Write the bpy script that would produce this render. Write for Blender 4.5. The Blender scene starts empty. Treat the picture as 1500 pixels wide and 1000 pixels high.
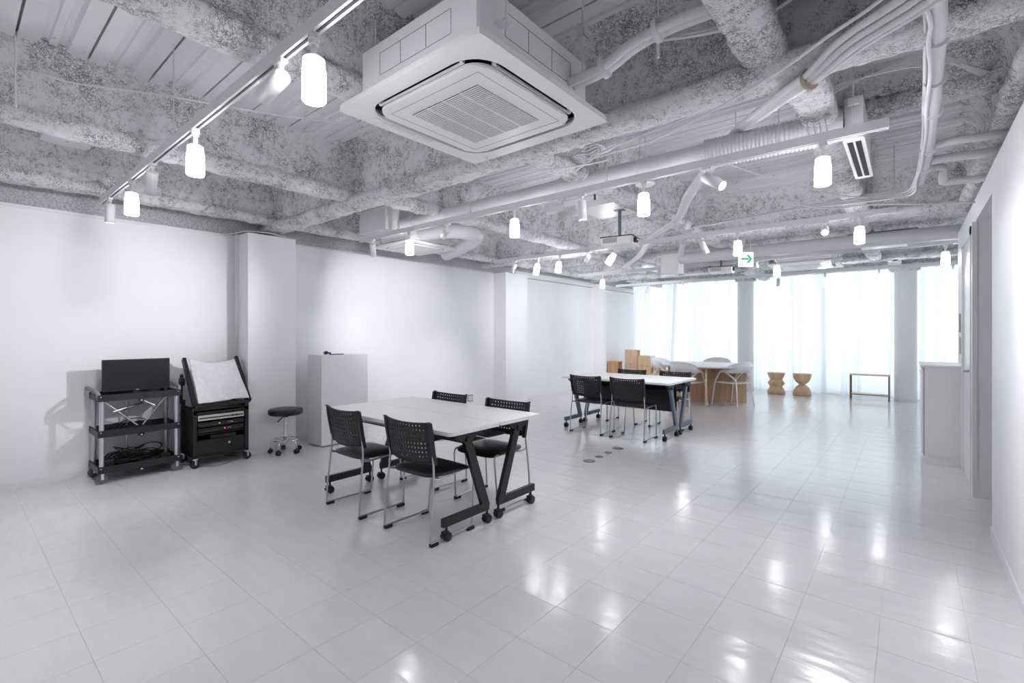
import bpy, math, random
from math import sin, cos, pi, radians, sqrt
from mathutils import Vector, Matrix, noise
random.seed(7)
SC = bpy.context.scene
COL = SC.collection

# ------------------------------------------------------------------ camera, world, exposure
cam_d = bpy.data.cameras.new('camera')
cam_d.sensor_width = 36.0
cam_d.lens = 697.0/1500.0*36.0
cam_d.shift_y = -12.0/1500.0
cam_d.clip_start = 0.02
cam = bpy.data.objects.new('camera', cam_d)
cam.location = (0, 0, 1.36)
cam.rotation_euler = (pi/2, 0, 0.695)
COL.objects.link(cam)
SC.camera = cam

world = bpy.data.worlds.new('world'); SC.world = world; world.use_nodes = True
bg = world.node_tree.nodes['Background']
bg.inputs[0].default_value = (0.84, 0.92, 1.0, 1)
bg.inputs[1].default_value = 0.5
SC.view_settings.view_transform = 'Standard'
SC.view_settings.look = 'None'
SC.view_settings.exposure = 1.0
SC.view_settings.gamma = 1.0
SC.view_settings.use_curve_mapping = False
PENDANT = 29.0      # emission of the glowing shades
SPOT_W = 52.0       # watts of the spot lamps
DAY_W = 78.0       # daylight through the window wall
day = bpy.data.lights.new('daylight', 'AREA'); day.shape = 'RECTANGLE'
day.size = 8.4; day.size_y = 2.9; day.energy = DAY_W; day.color = (0.86, 0.93, 1.0)
dayo = bpy.data.objects.new('daylight', day); dayo.location = (-2.0, 13.6, 1.6)
dayo.rotation_euler = (-pi/2, 0, 0)
COL.objects.link(dayo)

# ------------------------------------------------------------------ materials
def mat(name, color, rough=0.5, metal=0.0, **kw):
    m = bpy.data.materials.new(name); m.use_nodes = True
    b = m.node_tree.nodes['Principled BSDF']
    b.inputs['Base Color'].default_value = (*color, 1)
    b.inputs['Roughness'].default_value = rough
    b.inputs['Metallic'].default_value = metal
    for k, v in kw.items(): b.inputs[k].default_value = v
    return m
def nodes(m):
    nt = m.node_tree
    return nt, nt.nodes, nt.links, nt.nodes['Principled BSDF']
def add_noise(m, scale, c1, c2, lo=0.4, hi=0.6, detail=4, stretch=None, bump=0.0, bdist=0.01):
    nt, N, L, b = nodes(m)
    tc = N.new('ShaderNodeTexCoord'); mp = N.new('ShaderNodeMapping')
    L.new(tc.outputs['Object'], mp.inputs[0])
    if stretch: mp.inputs['Scale'].default_value = stretch
    n = N.new('ShaderNodeTexNoise'); n.inputs['Scale'].default_value = scale; n.inputs['Detail'].default_value = detail
    L.new(mp.outputs[0], n.inputs['Vector'])
    r = N.new('ShaderNodeValToRGB'); r.color_ramp.elements[0].position = lo; r.color_ramp.elements[1].position = hi
    r.color_ramp.elements[0].color = (*c1, 1); r.color_ramp.elements[1].color = (*c2, 1)
    L.new(n.outputs[0], r.inputs[0]); L.new(r.outputs[0], b.inputs['Base Color'])
    if bump:
        bp = N.new('ShaderNodeBump'); bp.inputs['Strength'].default_value = bump; bp.inputs['Distance'].default_value = bdist
        L.new(n.outputs[0], bp.inputs['Height']); L.new(bp.outputs[0], b.inputs['Normal'])
    return m

WALL = mat('white_wall_paint', (0.80, 0.80, 0.825), 0.55)
add_noise(WALL, 2.2, (0.85, 0.85, 0.868), (0.875, 0.875, 0.893), 0.3, 0.7, 3, bump=0.05, bdist=0.004)
CONC = add_noise(mat('rough_grey_render', (0.5, 0.5, 0.52), 0.9), 55, (0.40, 0.40, 0.42), (0.60, 0.60, 0.625), 0.35, 0.6, 5, bump=0.5, bdist=0.006)
TRIM = mat('white_trim', (0.82, 0.82, 0.84), 0.35)
CABW = mat('white_laminate', (0.80, 0.80, 0.81), 0.3)
PODW = mat('podium_white', (0.80, 0.81, 0.82), 0.4)
TOPW = mat('table_top_white', (0.90, 0.885, 0.87), 0.35)
METW = mat('white_painted_metal', (0.78, 0.78, 0.80), 0.4)
PIPE = mat('white_painted_pipe', (0.74, 0.74, 0.76), 0.55)
CABLE = mat('white_cable', (0.78, 0.78, 0.80), 0.5)
ACW = mat('cassette_white_plastic', (0.90, 0.885, 0.885), 0.4)
ACB = mat('cassette_body_white', (0.82, 0.82, 0.84), 0.5)
BLK = mat('black_plastic', (0.012, 0.012, 0.014), 0.45)
SEAT = mat('black_leatherette', (0.010, 0.010, 0.012), 0.38)
BLKM = mat('black_metal', (0.015, 0.014, 0.014), 0.42)
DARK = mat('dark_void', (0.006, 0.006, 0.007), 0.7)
GREYM = mat('grey_steel_and_lit_legs', (0.16, 0.19, 0.23), 0.4, 0.4)  # on the far table legs this grey stands for reflected light
CHROME = mat('chrome', (0.72, 0.72, 0.74), 0.16, 1.0)
SATIN = mat('satin_chrome', (0.52, 0.52, 0.54), 0.3, 1.0)
ALU = mat('anodised_aluminium', (0.66, 0.68, 0.71), 0.32, 0.75)
GREYP = mat('grey_plastic', (0.20, 0.20, 0.21), 0.5)
RUBB = mat('grey_rubber', (0.13, 0.135, 0.14), 0.6)
SCREEN = mat('monitor_screen', (0.006, 0.007, 0.009), 0.22)
CLOTH = add_noise(mat('white_cloth', (0.78, 0.78, 0.80), 0.9), 26, (0.74, 0.74, 0.76), (0.82, 0.82, 0.84), 0.3, 0.7, 4, bump=0.35, bdist=0.01)
SILV = mat('silver_panel', (0.70, 0.68, 0.64), 0.35, 0.3)
DISC = add_noise(mat('grey_disc', (0.18, 0.19, 0.20), 0.5), 90, (0.14, 0.15, 0.16), (0.30, 0.31, 0.32), 0.4, 0.6, 2)
CHW = mat('white_chair_plastic', (0.88, 0.88, 0.89), 0.4)
BROWN = mat('brown_bolt', (0.16, 0.11, 0.08), 0.6)
PLATE = mat('switch_grey', (0.35, 0.34, 0.33), 0.5)
BEIGE = mat('beige_plastic', (0.48, 0.42, 0.32), 0.5)
def wood(name, c1, c2, rot=(0, 0, 0), sc=1.0):
    m = mat(name, c1, 0.45)
    nt, N, L, b = nodes(m)
    tc = N.new('ShaderNodeTexCoord'); mp = N.new('ShaderNodeMapping')
    mp.inputs['Rotation'].default_value = rot; mp.inputs['Scale'].default_value = (9*sc, 9*sc, 0.9*sc)
    n = N.new('ShaderNodeTexNoise'); n.inputs['Scale'].default_value = 2.4; n.inputs['Detail'].default_value = 6; n.inputs['Distortion'].default_value = 0.8
    r = N.new('ShaderNodeValToRGB'); r.color_ramp.elements[0].position = 0.35; r.color_ramp.elements[1].position = 0.65
    r.color_ramp.elements[0].color = (*c1, 1); r.color_ramp.elements[1].color = (*c2, 1)
    L.new(tc.outputs['Object'], mp.inputs[0]); L.new(mp.outputs[0], n.inputs['Vector']); L.new(n.outputs[0], r.inputs[0]); L.new(r.outputs[0], b.inputs['Base Color'])
    return m
WOOD = wood('plywood_oak', (0.60, 0.40, 0.23), (0.74, 0.53, 0.34))
WOODR = wood('red_oak', (0.50, 0.28, 0.14), (0.64, 0.39, 0.22))
WOODP = wood('pale_pine', (0.68, 0.48, 0.32), (0.80, 0.61, 0.45))
WOODD = wood('dark_edge_wood', (0.22, 0.13, 0.07), (0.32, 0.20, 0.12))
STOOLW = wood('turned_stool_wood', (0.62, 0.40, 0.22), (0.78, 0.56, 0.36), (pi/2, 0, 0), 1.2)

# sprayed rock wool: pale fibre crust with dark pits
def spray_material(name, pale, dark, amount):
    m = mat(name, pale, 0.95)
    nt, N, L, b = nodes(m)
    g = N.new('ShaderNodeNewGeometry')
    def nz(scale, det, rough, dist=0.0):
        n = N.new('ShaderNodeTexNoise'); n.inputs['Scale'].default_value = scale; n.inputs['Detail'].default_value = det
        n.inputs['Roughness'].default_value = rough; n.inputs['Distortion'].default_value = dist
        L.new(g.outputs['Position'], n.inputs['Vector']); return n
    n1 = nz(52, 7, 0.74, 0.5); n2 = nz(4.5, 3, 0.5); n3 = nz(22, 3, 0.6)
    def madd(x, mul, add):
        s_ = N.new('ShaderNodeMath'); s_.operation = 'MULTIPLY_ADD'; s_.inputs[1].default_value = mul; s_.inputs[2].default_value = add
        L.new(x, s_.inputs[0]); return s_.outputs[0]
    def plus(x, y):
        s_ = N.new('ShaderNodeMath'); s_.operation = 'ADD'; L.new(x, s_.inputs[0]); L.new(y, s_.inputs[1]); return s_.outputs[0]
    # thin fibre cracks: the ridge where the noise crosses its middle value
    ab = N.new('ShaderNodeMath'); ab.operation = 'ABSOLUTE'; L.new(madd(n1.outputs[0], 1.0, -0.5), ab.inputs[0])
    v = plus(plus(madd(ab.outputs[0], 3.2, 0.16), madd(n2.outputs[0], 0.40, -0.20)), madd(n3.outputs[0], 0.40, -0.20))
    r = N.new('ShaderNodeValToRGB'); e = r.color_ramp.elements
    e[0].position = amount-0.09; e[0].color = (*dark, 1); e[1].position = amount+0.05; e[1].color = (*pale, 1)
    L.new(v, r.inputs[0]); L.new(r.outputs[0], b.inputs['Base Color'])
    bp = N.new('ShaderNodeBump'); bp.inputs['Strength'].default_value = 1.0; bp.inputs['Distance'].default_value = 0.014
    L.new(plus(madd(n1.outputs[0], 0.6, 0), madd(n3.outputs[0], 0.9, 0)), bp.inputs['Height']); L.new(bp.outputs[0], b.inputs['Normal'])
    return m
SPRAY = spray_material('sprayed_rock_wool', (0.86, 0.86, 0.88), (0.20, 0.20, 0.21), 0.225)
DECK = mat('painted_steel_deck', (0.70, 0.60, 0.63), 0.5)
def deck_nodes():
    nt, N, L, b = nodes(DECK)
    g = N.new('ShaderNodeNewGeometry')
    n1 = N.new('ShaderNodeTexNoise'); n1.inputs['Scale'].default_value = 30; n1.inputs['Detail'].default_value = 5; n1.inputs['Roughness'].default_value = 0.7
    n2 = N.new('ShaderNodeTexNoise'); n2.inputs['Scale'].default_value = 1.6; n2.inputs['Detail'].default_value = 2
    L.new(g.outputs['Position'], n1.inputs['Vector']); L.new(g.outputs['Position'], n2.inputs['Vector'])
    s = N.new('ShaderNodeMath'); s.operation = 'MULTIPLY_ADD'; s.inputs[1].default_value = 0.5; s.inputs[2].default_value = -0.25
    L.new(n2.outputs[0], s.inputs[0])
    a = N.new('ShaderNodeMath'); a.operation = 'ADD'; L.new(n1.outputs[0], a.inputs[0]); L.new(s.outputs[0], a.inputs[1])
    r = N.new('ShaderNodeValToRGB'); e = r.color_ramp.elements
    e[0].position = 0.26; e[0].color = (0.24, 0.24, 0.255, 1); e[1].position = 0.34; e[1].color = (0.80, 0.80, 0.825, 1)
    L.new(a.outputs[0], r.inputs[0]); L.new(r.outputs[0], b.inputs['Base Color'])
deck_nodes()

# floor: waxed pale vinyl tile, slightly wavy wax coat
def tile_material():
    m = mat('waxed_vinyl_tile', (0.62, 0.615, 0.63), 0.14)
    nt, N, L, b = nodes(m)
    g = N.new('ShaderNodeNewGeometry')
    mp = N.new('ShaderNodeMapping'); mp.inputs['Scale'].default_value = (1.0, 3.4, 1.0)
    L.new(g.outputs['Position'], mp.inputs[0])
    n = N.new('ShaderNodeTexNoise'); n.inputs['Scale'].default_value = 1.7; n.inputs['Detail'].default_value = 3.5; n.inputs['Roughness'].default_value = 0.55
    L.new(mp.outputs[0], n.inputs['Vector'])
    bp = N.new('ShaderNodeBump'); bp.inputs['Strength'].default_value = 0.32; bp.inputs['Distance'].default_value = 0.012
    L.new(n.outputs[0], bp.inputs['Height']); L.new(bp.outputs[0], b.inputs['Normal'])
    n2 = N.new('ShaderNodeTexNoise'); n2.inputs['Scale'].default_value = 7; n2.inputs['Detail'].default_value = 8; n2.inputs['Roughness'].default_value = 0.7
    mp2 = N.new('ShaderNodeMapping'); mp2.inputs['Scale'].default_value = (0.5, 2.0, 1.0)
    L.new(g.outputs['Position'], mp2.inputs[0]); L.new(mp2.outputs[0], n2.inputs['Vector'])
    r = N.new('ShaderNodeValToRGB'); e = r.color_ramp.elements
    e[0].position = 0.3; e[0].color = (0.70, 0.693, 0.70, 1); e[1].position = 0.7; e[1].color = (0.755, 0.748, 0.757, 1)
    L.new(n2.outputs[0], r.inputs[0]); L.new(r.outputs[0], b.inputs['Base Color'])
    r2 = N.new('ShaderNodeValToRGB'); e = r2.color_ramp.elements
    e[0].position = 0.3; e[0].color = (0.11, 0.11, 0.11, 1); e[1].position = 0.75; e[1].color = (0.25, 0.25, 0.25, 1)
    L.new(n2.outputs[0], r2.inputs[0]); L.new(r2.outputs[0], b.inputs['Roughness'])
    return m
TILE = tile_material()
SUB = mat('joint_grey', (0.58, 0.575, 0.58), 0.5)

def emis(name, color, strength, base=(0.9, 0.9, 0.9)):
    m = mat(name, base, 0.4)
    b = m.node_tree.nodes['Principled BSDF']
    b.inputs['Emission Color'].default_value = (*color, 1); b.inputs['Emission Strength'].default_value = strength
    return m
SHADE = emis('glowing_opal_glass', (0.975, 0.965, 1.0), PENDANT)
DIMTOP = emis('opal_glass_dim_glow', (1.0, 0.97, 0.97), 0.55, (0.85, 0.85, 0.87))  # weak set glow imitates the dimmer top of the same glass shade
LENS = emis('spot_lens', (1.0, 0.98, 0.96), 25.0)
SIGNW = emis('lit_sign_white', (1.0, 1.0, 1.0), 0.36)
SIGNG = emis('lit_sign_green', (0.0, 0.60, 0.20), 0.30, (0.0, 0.30, 0.10))
LEDR = emis('red_led', (1.0, 0.05, 0.08), 2.5, (0.5, 0, 0))
LEDG = emis('yellow_led', (0.75, 0.8, 0.1), 0.8, (0.3, 0.3, 0))

# sheer curtain: translucent cloth, slightly see-through
CURT = bpy.data.materials.new('sheer_curtain'); CURT.use_nodes = True
def curtain_nodes():
    nt = CURT.node_tree; N = nt.nodes; L = nt.links
    N.remove(N['Principled BSDF']); out = N['Material Output']
    d = N.new('ShaderNodeBsdfDiffuse'); d.inputs[0].default_value = (0.92, 0.925, 0.935, 1)
    t = N.new('ShaderNodeBsdfTranslucent'); t.inputs[0].default_value = (0.915, 0.925, 0.94, 1)
    tr = N.new('ShaderNodeBsdfTransparent'); tr.inputs[0].default_value = (0.95, 0.97, 1, 1)
    m1 = N.new('ShaderNodeMixShader'); m1.inputs[0].default_value = 0.62
    L.new(d.outputs[0], m1.inputs[1]); L.new(t.outputs[0], m1.inputs[2])
    m2 = N.new('ShaderNodeMixShader'); m2.inputs[0].default_value = 0.04
    L.new(m1.outputs[0], m2.inputs[1]); L.new(tr.outputs[0], m2.inputs[2]); L.new(m2.outputs[0], out.inputs[0])
curtain_nodes()
GLASS = bpy.data.materials.new('window_glass'); GLASS.use_nodes = True
def glass_nodes():
    nt = GLASS.node_tree; N = nt.nodes; L = nt.links
    N.remove(N['Principled BSDF']); out = N['Material Output']
    g = N.new('ShaderNodeBsdfGlossy'); g.inputs['Roughness'].default_value = 0.02
    tr = N.new('ShaderNodeBsdfTransparent'); tr.inputs[0].default_value = (0.93, 0.97, 0.97, 1)
    m = N.new('ShaderNodeMixShader'); m.inputs[0].default_value = 0.92
    L.new(g.outputs[0], m.inputs[1]); L.new(tr.outputs[0], m.inputs[2]); L.new(m.outputs[0], out.inputs[0])
glass_nodes()

# ------------------------------------------------------------------ mesh helpers
class MB:
    def __init__(s): s.v = []; s.f = []; s.sm = []
    def add(s, vs, fs, smooth=False):
        o = len(s.v); s.v += [tuple(p) for p in vs]
        s.f += [tuple(i+o for i in f) for f in fs]; s.sm += [smooth]*len(fs)
        return s
    def box(s, x0, x1, y0, y1, z0, z1, M=None):
        vs = [Vector(p) for p in ((x0,y0,z0),(x1,y0,z0),(x1,y1,z0),(x0,y1,z0),(x0,y0,z1),(x1,y0,z1),(x1,y1,z1),(x0,y1,z1))]
        if M is not None: vs = [M @ p for p in vs]
        return s.add(vs, [(0,3,2,1),(4,5,6,7),(0,1,5,4),(1,2,6,5),(2,3,7,6),(3,0,4,7)])
    def rbox(s, x0, x1, y0, y1, z0, z1, b=0.005, M=None):
        # box with chamfered vertical and horizontal edges
        def ring(i, z): return [(x0+i+0,y0+b,z),(x0+b,y0+i,z),(x1-b,y0+i,z),(x1-i,y0+b,z),(x1-i,y1-b,z),(x1-b,y1-i,z),(x0+b,y1-i,z),(x0+i,y1-b,z)]
        R = []
        for z, i in ((z0, b), (z0+b, 0), (z1-b, 0), (z1, b)):
            e = i
            R.append([(x0+e,y0+b+ (0),z),(x0+b,y0+e,z),(x1-b,y0+e,z),(x1-e,y0+b,z),(x1-e,y1-b,z),(x1-b,y1-e,z),(x0+b,y1-e,z),(x0+e,y1-b,z)])
        vs = [Vector(p) for r in R for p in r]
        if M is not None: vs = [M @ p for p in vs]
        fs = []
        for k in range(3):
            for i in range(8):
                j = (i+1) % 8; fs.append((k*8+i, k*8+j, k*8+8+j, k*8+8+i))
        fs.append(tuple(reversed(range(8)))); fs.append(tuple(range(24, 32)))
        return s.add(vs, fs)
    def cyl(s, a, b, r, r2=None, n=16, caps=True, smooth=True):
        a = Vector(a); b = Vector(b); r2 = r if r2 is None else r2
        d = (b-a).normalized(); u = d.orthogonal().normalized(); w = d.cross(u)
        vs = []
        for p, rr in ((a, r), (b, r2)):
            for i in range(n):
                t = 2*pi*i/n; vs.append(p + u*cos(t)*rr + w*sin(t)*rr)
        s.add(vs, [(i, (i+1) % n, n+(i+1) % n, n+i) for i in range(n)], smooth)
        if caps: s.add(vs, [tuple(reversed(range(n))), tuple(range(n, 2*n))])
        return s
    def tube(s, pts, r, n=10, sub=1, closed=False, rf=None, caps=True):
        pts = [Vector(p) for p in pts]
        if sub > 1: pts = spline(pts, sub, closed)
        m = len(pts); vs = []; u = None
        for i, p in enumerate(pts):
            if closed: d = (pts[(i+1) % m]-pts[i-1])
            else: d = pts[min(i+1, m-1)]-pts[max(i-1, 0)]
            d.normalize()
            if u is None: u = d.orthogonal().normalized()
            else:
                u = u-d*u.dot(d)
                u = u.normalized() if u.length > 1e-6 else d.orthogonal().normalized()
            w = d.cross(u); rr = rf(i/(m-1)) if rf else r
            for k in range(n):
                t = 2*pi*k/n; vs.append(p+u*cos(t)*rr+w*sin(t)*rr)
        fs = []
        for i in range(m if closed else m-1):
            a = i*n; b = ((i+1) % m)*n
            for k in range(n): fs.append((a+k, a+(k+1) % n, b+(k+1) % n, b+k))
        s.add(vs, fs, True)
        if caps and not closed: s.add(vs, [tuple(reversed(range(n))), tuple(range((m-1)*n, m*n))])
        return s
    def lathe(s, prof, c=(0,0,0), n=24, smooth=True, M=None):
        vs = []
        for r, z in prof:
            for k in range(n):
                t = 2*pi*k/n; v = Vector((c[0]+r*cos(t), c[1]+r*sin(t), c[2]+z)); vs.append(M @ v if M is not None else v)
        m = len(prof)
        fs = [(i*n+k, i*n+(k+1) % n, (i+1)*n+(k+1) % n, (i+1)*n+k) for i in range(m-1) for k in range(n)]
        s.add(vs, fs, smooth)
        if prof[0][0] > 1e-4: s.add(vs[:n], [tuple(reversed(range(n)))])
        if prof[-1][0] > 1e-4: s.add(vs[-n:], [tuple(range(n))])
        return s
    def prism(s, poly, z0, z1, M=None):
        n = len(poly)
        vs = [Vector((x, y, z0)) for x, y in poly]+[Vector((x, y, z1)) for x, y in poly]
        if M is not None: vs = [M @ p for p in vs]
        return s.add(vs, [tuple(reversed(range(n))), tuple(range(n, 2*n))]+[(i, (i+1) % n, n+(i+1) % n, n+i) for i in range(n)])
    def mesh(s, name, m):
        me = bpy.data.meshes.new(name); me.from_pydata(s.v, [], s.f)
        me.polygons.foreach_set('use_smooth', s.sm); me.update()
        ms = m if isinstance(m, (list, tuple)) else [m]
        for x in ms: me.materials.append(x)
        return me
    def obj(s, name, m, parent=None, loc=(0,0,0), **tags):
        o = bpy.data.objects.new(name, s.mesh(name, m)); COL.objects.link(o)
        o.location = loc
        if parent is not None: o.parent = parent
        for k, v in tags.items(): o[k] = v
        return o
def spline(pts, sub, closed=False):
    out = []; m = len(pts)
    rng = range(m) if closed else range(m-1)
    for i in rng:
        p1 = pts[i]; p2 = pts[(i+1) % m]
        p0 = pts[i-1] if (closed or i > 0) else p1*2-p2
        p3 = pts[(i+2) % m] if (closed or i < m-2) else p2*2-p1
        for k in range(sub):
            t = k/sub
            out.append(0.5*((2*p1)+(p2-p0)*t+(2*p0-5*p1+4*p2-p3)*t*t+(3*p1-p0-3*p2+p3)*t**3))
    if not closed: out.append(pts[-1])
    return out
def rrect(w, d, r, n=5, cx=0, cy=0):
    P = []
    for sx, sy, a0 in ((1, -1, -pi/2), (1, 1, 0), (-1, 1, pi/2), (-1, -1, pi)):
        for k in range(n+1):
            a = a0+pi/2*k/n; P.append((cx+sx*(w/2-r)+r*cos(a), cy+sy*(d/2-r)+r*sin(a)))
    return P
def thing(name, label, cat, loc=(0,0,0), rz=0, group=None):
    o = bpy.data.objects.new(name, None); COL.objects.link(o); o.empty_display_size = 0.1
    o.location = loc; o.rotation_euler = (0, 0, rz); o['label'] = label; o['category'] = cat
    if group: o['group'] = group
    return o
def tag(o, label, cat, group=None):
    o['label'] = label; o['category'] = cat
    if group: o['group'] = group
    return o
def struct(o): o['kind'] = 'structure'; return o
def dup(root, loc, rz, label, group=None):
    r = root.copy(); COL.objects.link(r); r.location = loc; r.rotation_euler = (0, 0, rz); r['label'] = label
    if group: r['group'] = group
    for ch in list(root.children):
        c = ch.copy(); COL.objects.link(c); c.parent = r
        for g in list(ch.children):
            d = g.copy(); COL.objects.link(d); d.parent = c
    return r

# ------------------------------------------------------------------ room shell
ZD = 3.05       # underside of the steel deck
XL, XR, YB, YF = -6.0, 2.2, -2.6, 12.95
T = 0.3114
fl = struct(MB().box(XL-0.1, XR+0.1, YB-0.1, YF+0.1, -0.12, -0.002).obj('floor', SUB))
def tiles():
    g = 0.0006
    m = MB().box(g, T-g, g, T-g, -0.0015, 0.0).mesh('tile', TILE)
    ox, oy = -4.333*T, 6.30*T
    ix0 = int(math.floor((XL-ox)/T)); ix1 = int(math.ceil((XR-ox)/T)); iy0 = int(math.floor((YB-oy)/T)); iy1 = int(math.ceil((YF-oy)/T))
    cells = []
    ca, sa = cos(0.695), sin(0.695)
    for i in range(ix0, ix1):
        for j in range(iy0, iy1):
            x = ox+i*T; y = oy+j*T
            cx, cy = x+T/2, y+T/2
            d = -cx*(-sa)*-1 if False else (-cx*sa+cy*ca); lat = cx*ca+cy*sa
            vis = d > 0.9 and abs(lat/d) < 1.15 and cx < 0.45
            cells.append((0 if vis else 1, d if vis else abs(d)+50, x, y))
    cells.sort()
    rest = MB()
    for k, (a, b, x, y) in enumerate(cells):
        x1 = min(x+T-g, XR); y1 = min(y+T-g, YF)
        if x1-x < 0.01 or y1-y < 0.01: continue
        if k < 300 and x >= XL and x1 == x+T-g:
            o = bpy.data.objects.new('tile', m); COL.objects.link(o); o.location = (x, y, 0); o.parent = fl
        else: rest.box(max(x+g, XL), x1, max(y+g, YB), y1, -0.0015, 0.0)
    o = rest.obj('floor_tiles', TILE, fl); o['kind'] = 'stuff'
tiles()

# walls
def wall(name, *boxes, m=WALL):
    b = MB()
    for q in boxes: b.box(*q)
    return struct(b.obj(name, m))
wl = wall('wall_left', (XL-0.12, XL, YB, 12.6, 0, 2.49))
MB().box(XL-0.3, XL-0.02, YB, 12.6, 2.49, ZD+0.1).obj('upper_wall', CONC, wl)
MB().box(XL-0.02, XL+0.012, YB, 2.2, 2.462, 2.490).obj('top_moulding', TRIM, wl)
for (y0, y1, x1, z) in ((2.19, 2.73, -5.66, 2.487), (6.66, 7.30, -5.70, 2.49), (10.30, 10.55, -5.75, 2.56)):
    MB().rbox(XL-0.01, x1, y0, y1, 0, z, 0.003).obj('pilaster', WALL, wl)
MB().box(XL-0.1, XL, 7.30, 12.6, 2.48, 2.60).obj('upper_panel', WALL, wl)
wb = wall('wall_back', (XL-0.1, XR+0.1, YB-0.1, YB, 0, ZD+0.1))
wf = wall('wall_window', (XL-0.3, XR+0.1, 12.9, 13.0, 0, 0.06), (XL-0.3, XR+0.1, 12.9, 13.0, 2.9, ZD+0.1))
wr = wall('wall_right', (0.43, XR, YB, 4.52, 0, 2.49), (0.43, XR, 4.52, 5.50, 2.30, 2.49), (0.43, XR, 5.50, 7.38, 0, 2.49),
          (XR, XR+0.12, YB, 13.0, 0, ZD+0.1))
for n_, q in (('baseboard_left', [(XL, XL+0.008, YB, 2.19, 0.0, 0.062), (XL, XL+0.008, 2.73, 6.66, 0, 0.062), (XL, XL+0.008, 7.3, 10.3, 0, 0.062), (XL, XL+0.008, 10.55, 12.6, 0, 0.062),
                               (-5.66, -5.652, 2.19, 2.73, 0, 0.062), (-5.70, -5.692, 6.66, 7.3, 0, 0.062)]),
              ('baseboard_right', [(0.422, 0.43, YB, 4.52, 0, 0.062), (0.43, 1.6, 5.492, 5.5, 0, 0.062), (0.422, 0.43, 6.52, 6.6, 0, 0.06)])):
    b = MB()
    for k in q: b.box(*k)
    struct(b.obj(n_, TRIM))

# door in the right wall
dr = struct(MB().box(0.418, 0.43, 5.66, 6.45, 0.01, 2.20).obj('door_1', CABW))
for q in ((0.405, 0.436, 5.488, 5.55, 0, 2.285), (0.40, 0.43, 5.60, 5.66, 0, 2.27), (0.40, 0.43, 6.45, 6.51, 0, 2.27), (0.40, 0.43, 5.60, 6.51, 2.20, 2.27)):
    MB().box(*q).obj('door_frame', TRIM, dr)
MB().cyl((0.418, 5.72, 1.03), (0.37, 5.72, 1.03), 0.009).cyl((0.372, 5.715, 1.03), (0.372, 5.83, 1.03), 0.008).obj('door_handle', SATIN, dr)

# windows behind the curtains
k = 0
for (x0, x1) in ((-6.0, -4.5), (-4.5, -3.0), (-3.0, -1.5), (-1.5, 0.0), (0.0, 1.1), (1.1, 2.2)):
    k += 1
    w = struct(MB().box(x0, x0+0.03, 12.9, 12.95, 0.06, 2.9).box(x1-0.03, x1, 12.9, 12.95, 0.06, 2.9).box(x0+0.03, x1-0.03, 12.9, 12.95, 0.06, 0.10).box(x0+0.03, x1-0.03, 12.9, 12.95, 2.86, 2.9).obj('window_%d' % k, TRIM))
    MB().box(x0+0.03, x1-0.03, 12.92, 12.928, 0.10, 2.86).obj('pane', GLASS, w)

# ceiling: folded steel deck, one panel per fold
ce = struct(MB().box(XL-0.3, XR+0.1, YB-0.1, 13.0, ZD+0.06, ZD+0.12).obj('ceiling', SUB))
def deck():
    P = 0.310; x0, x1 = XL-0.02, XR
    prof = [(0.006, .045), (0.006, 0), (.085, 0), (.100, .022), (.128, .022), (.135, .010), (.167, .010), (.174, .022), (.202, .022), (.217, 0), (.304, 0), (.304, .045), (.310+.006, .045)]
    vs = []; n = len(prof)
    for y, z in prof: vs += [(x0, y, z), (x1, y, z)]
    fs = [(2*i, 2*i+2, 2*i+3, 2*i+1) for i in range(n-1)]
    me = MB().add(vs, fs).mesh('deck_panel', DECK)
    y = 0.27-9*P
    while y < 12.9:
        o = bpy.data.objects.new('deck_panel', me); COL.objects.link(o); o.location = (0, y, ZD); o.parent = ce
        y += P
deck()

# sprayed beams
def sprayed_beam(axis, c, a0, a1, zb, hw, res, seed, label, web=0.050, spread=0.26, caps=False):
    half = [(spread, ZD+0.018), (spread*0.75, ZD-0.002), (web+0.075, ZD-0.030), (web+0.03, ZD-0.08), (web+0.008, ZD-0.15), (web, zb+0.15), (web+0.002, zb+0.112), (hw*0.82, zb+0.096), (hw, zb+0.066), (hw, zb+0.034), (hw*0.78, zb+0.006), (hw*0.38, zb-0.004), (0, zb-0.005)]
    prof = half+[(-u, z) for u, z in reversed(half[:-1])]
    # resample
    pts = [Vector((u, z)) for u, z in prof]; P = []
    for i in range(len(pts)-1):
        n = max(1, int(round((pts[i+1]-pts[i]).length/res)))
        for q in range(n): P.append(pts[i].lerp(pts[i+1], q/n))
    P.append(pts[-1])
    m = len(P); N = []
    for i in range(m):
        d = P[min(i+1, m-1)]-P[max(i-1, 0)]; N.append(Vector((-d.y, d.x)).normalized()*-1)
    nl = max(2, int((a1-a0)/res)); vs = []
    nz = noise.noise
    for j in range(nl+1):
        a = a0+(a1-a0)*j/nl
        wob = 0.012*nz(Vector((a*1.1, seed, 3.3)))
        for i in range(m):
            u, z = P[i]; q = Vector((a, u+seed*3.7, z))
            d = 0.012*nz(q*3.2)+0.010*nz(q*10.0)+0.011*nz(q*22.0)
            if i == 0 or i == m-1: d *= 0.3
            nn = N[i]
            u2 = u+nn.x*d+wob; z2 = z+nn.y*d
            vs.append((a, c+u2, z2) if axis == 'x' else (c+u2, a, z2))
    fs = []
    for j in range(nl):
        for i in range(m-1):
            p = j*m+i
            fs.append((p, p+1, p+m+1, p+m))
    b = MB().add(vs, fs, True)
    if caps: b.add(vs, [tuple(range(m)), tuple(reversed(range(nl*m, nl*m+m)))], False)
    o = b.obj('sprayed_beam', SPRAY, ce); o['label'] = label
    return o
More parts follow.
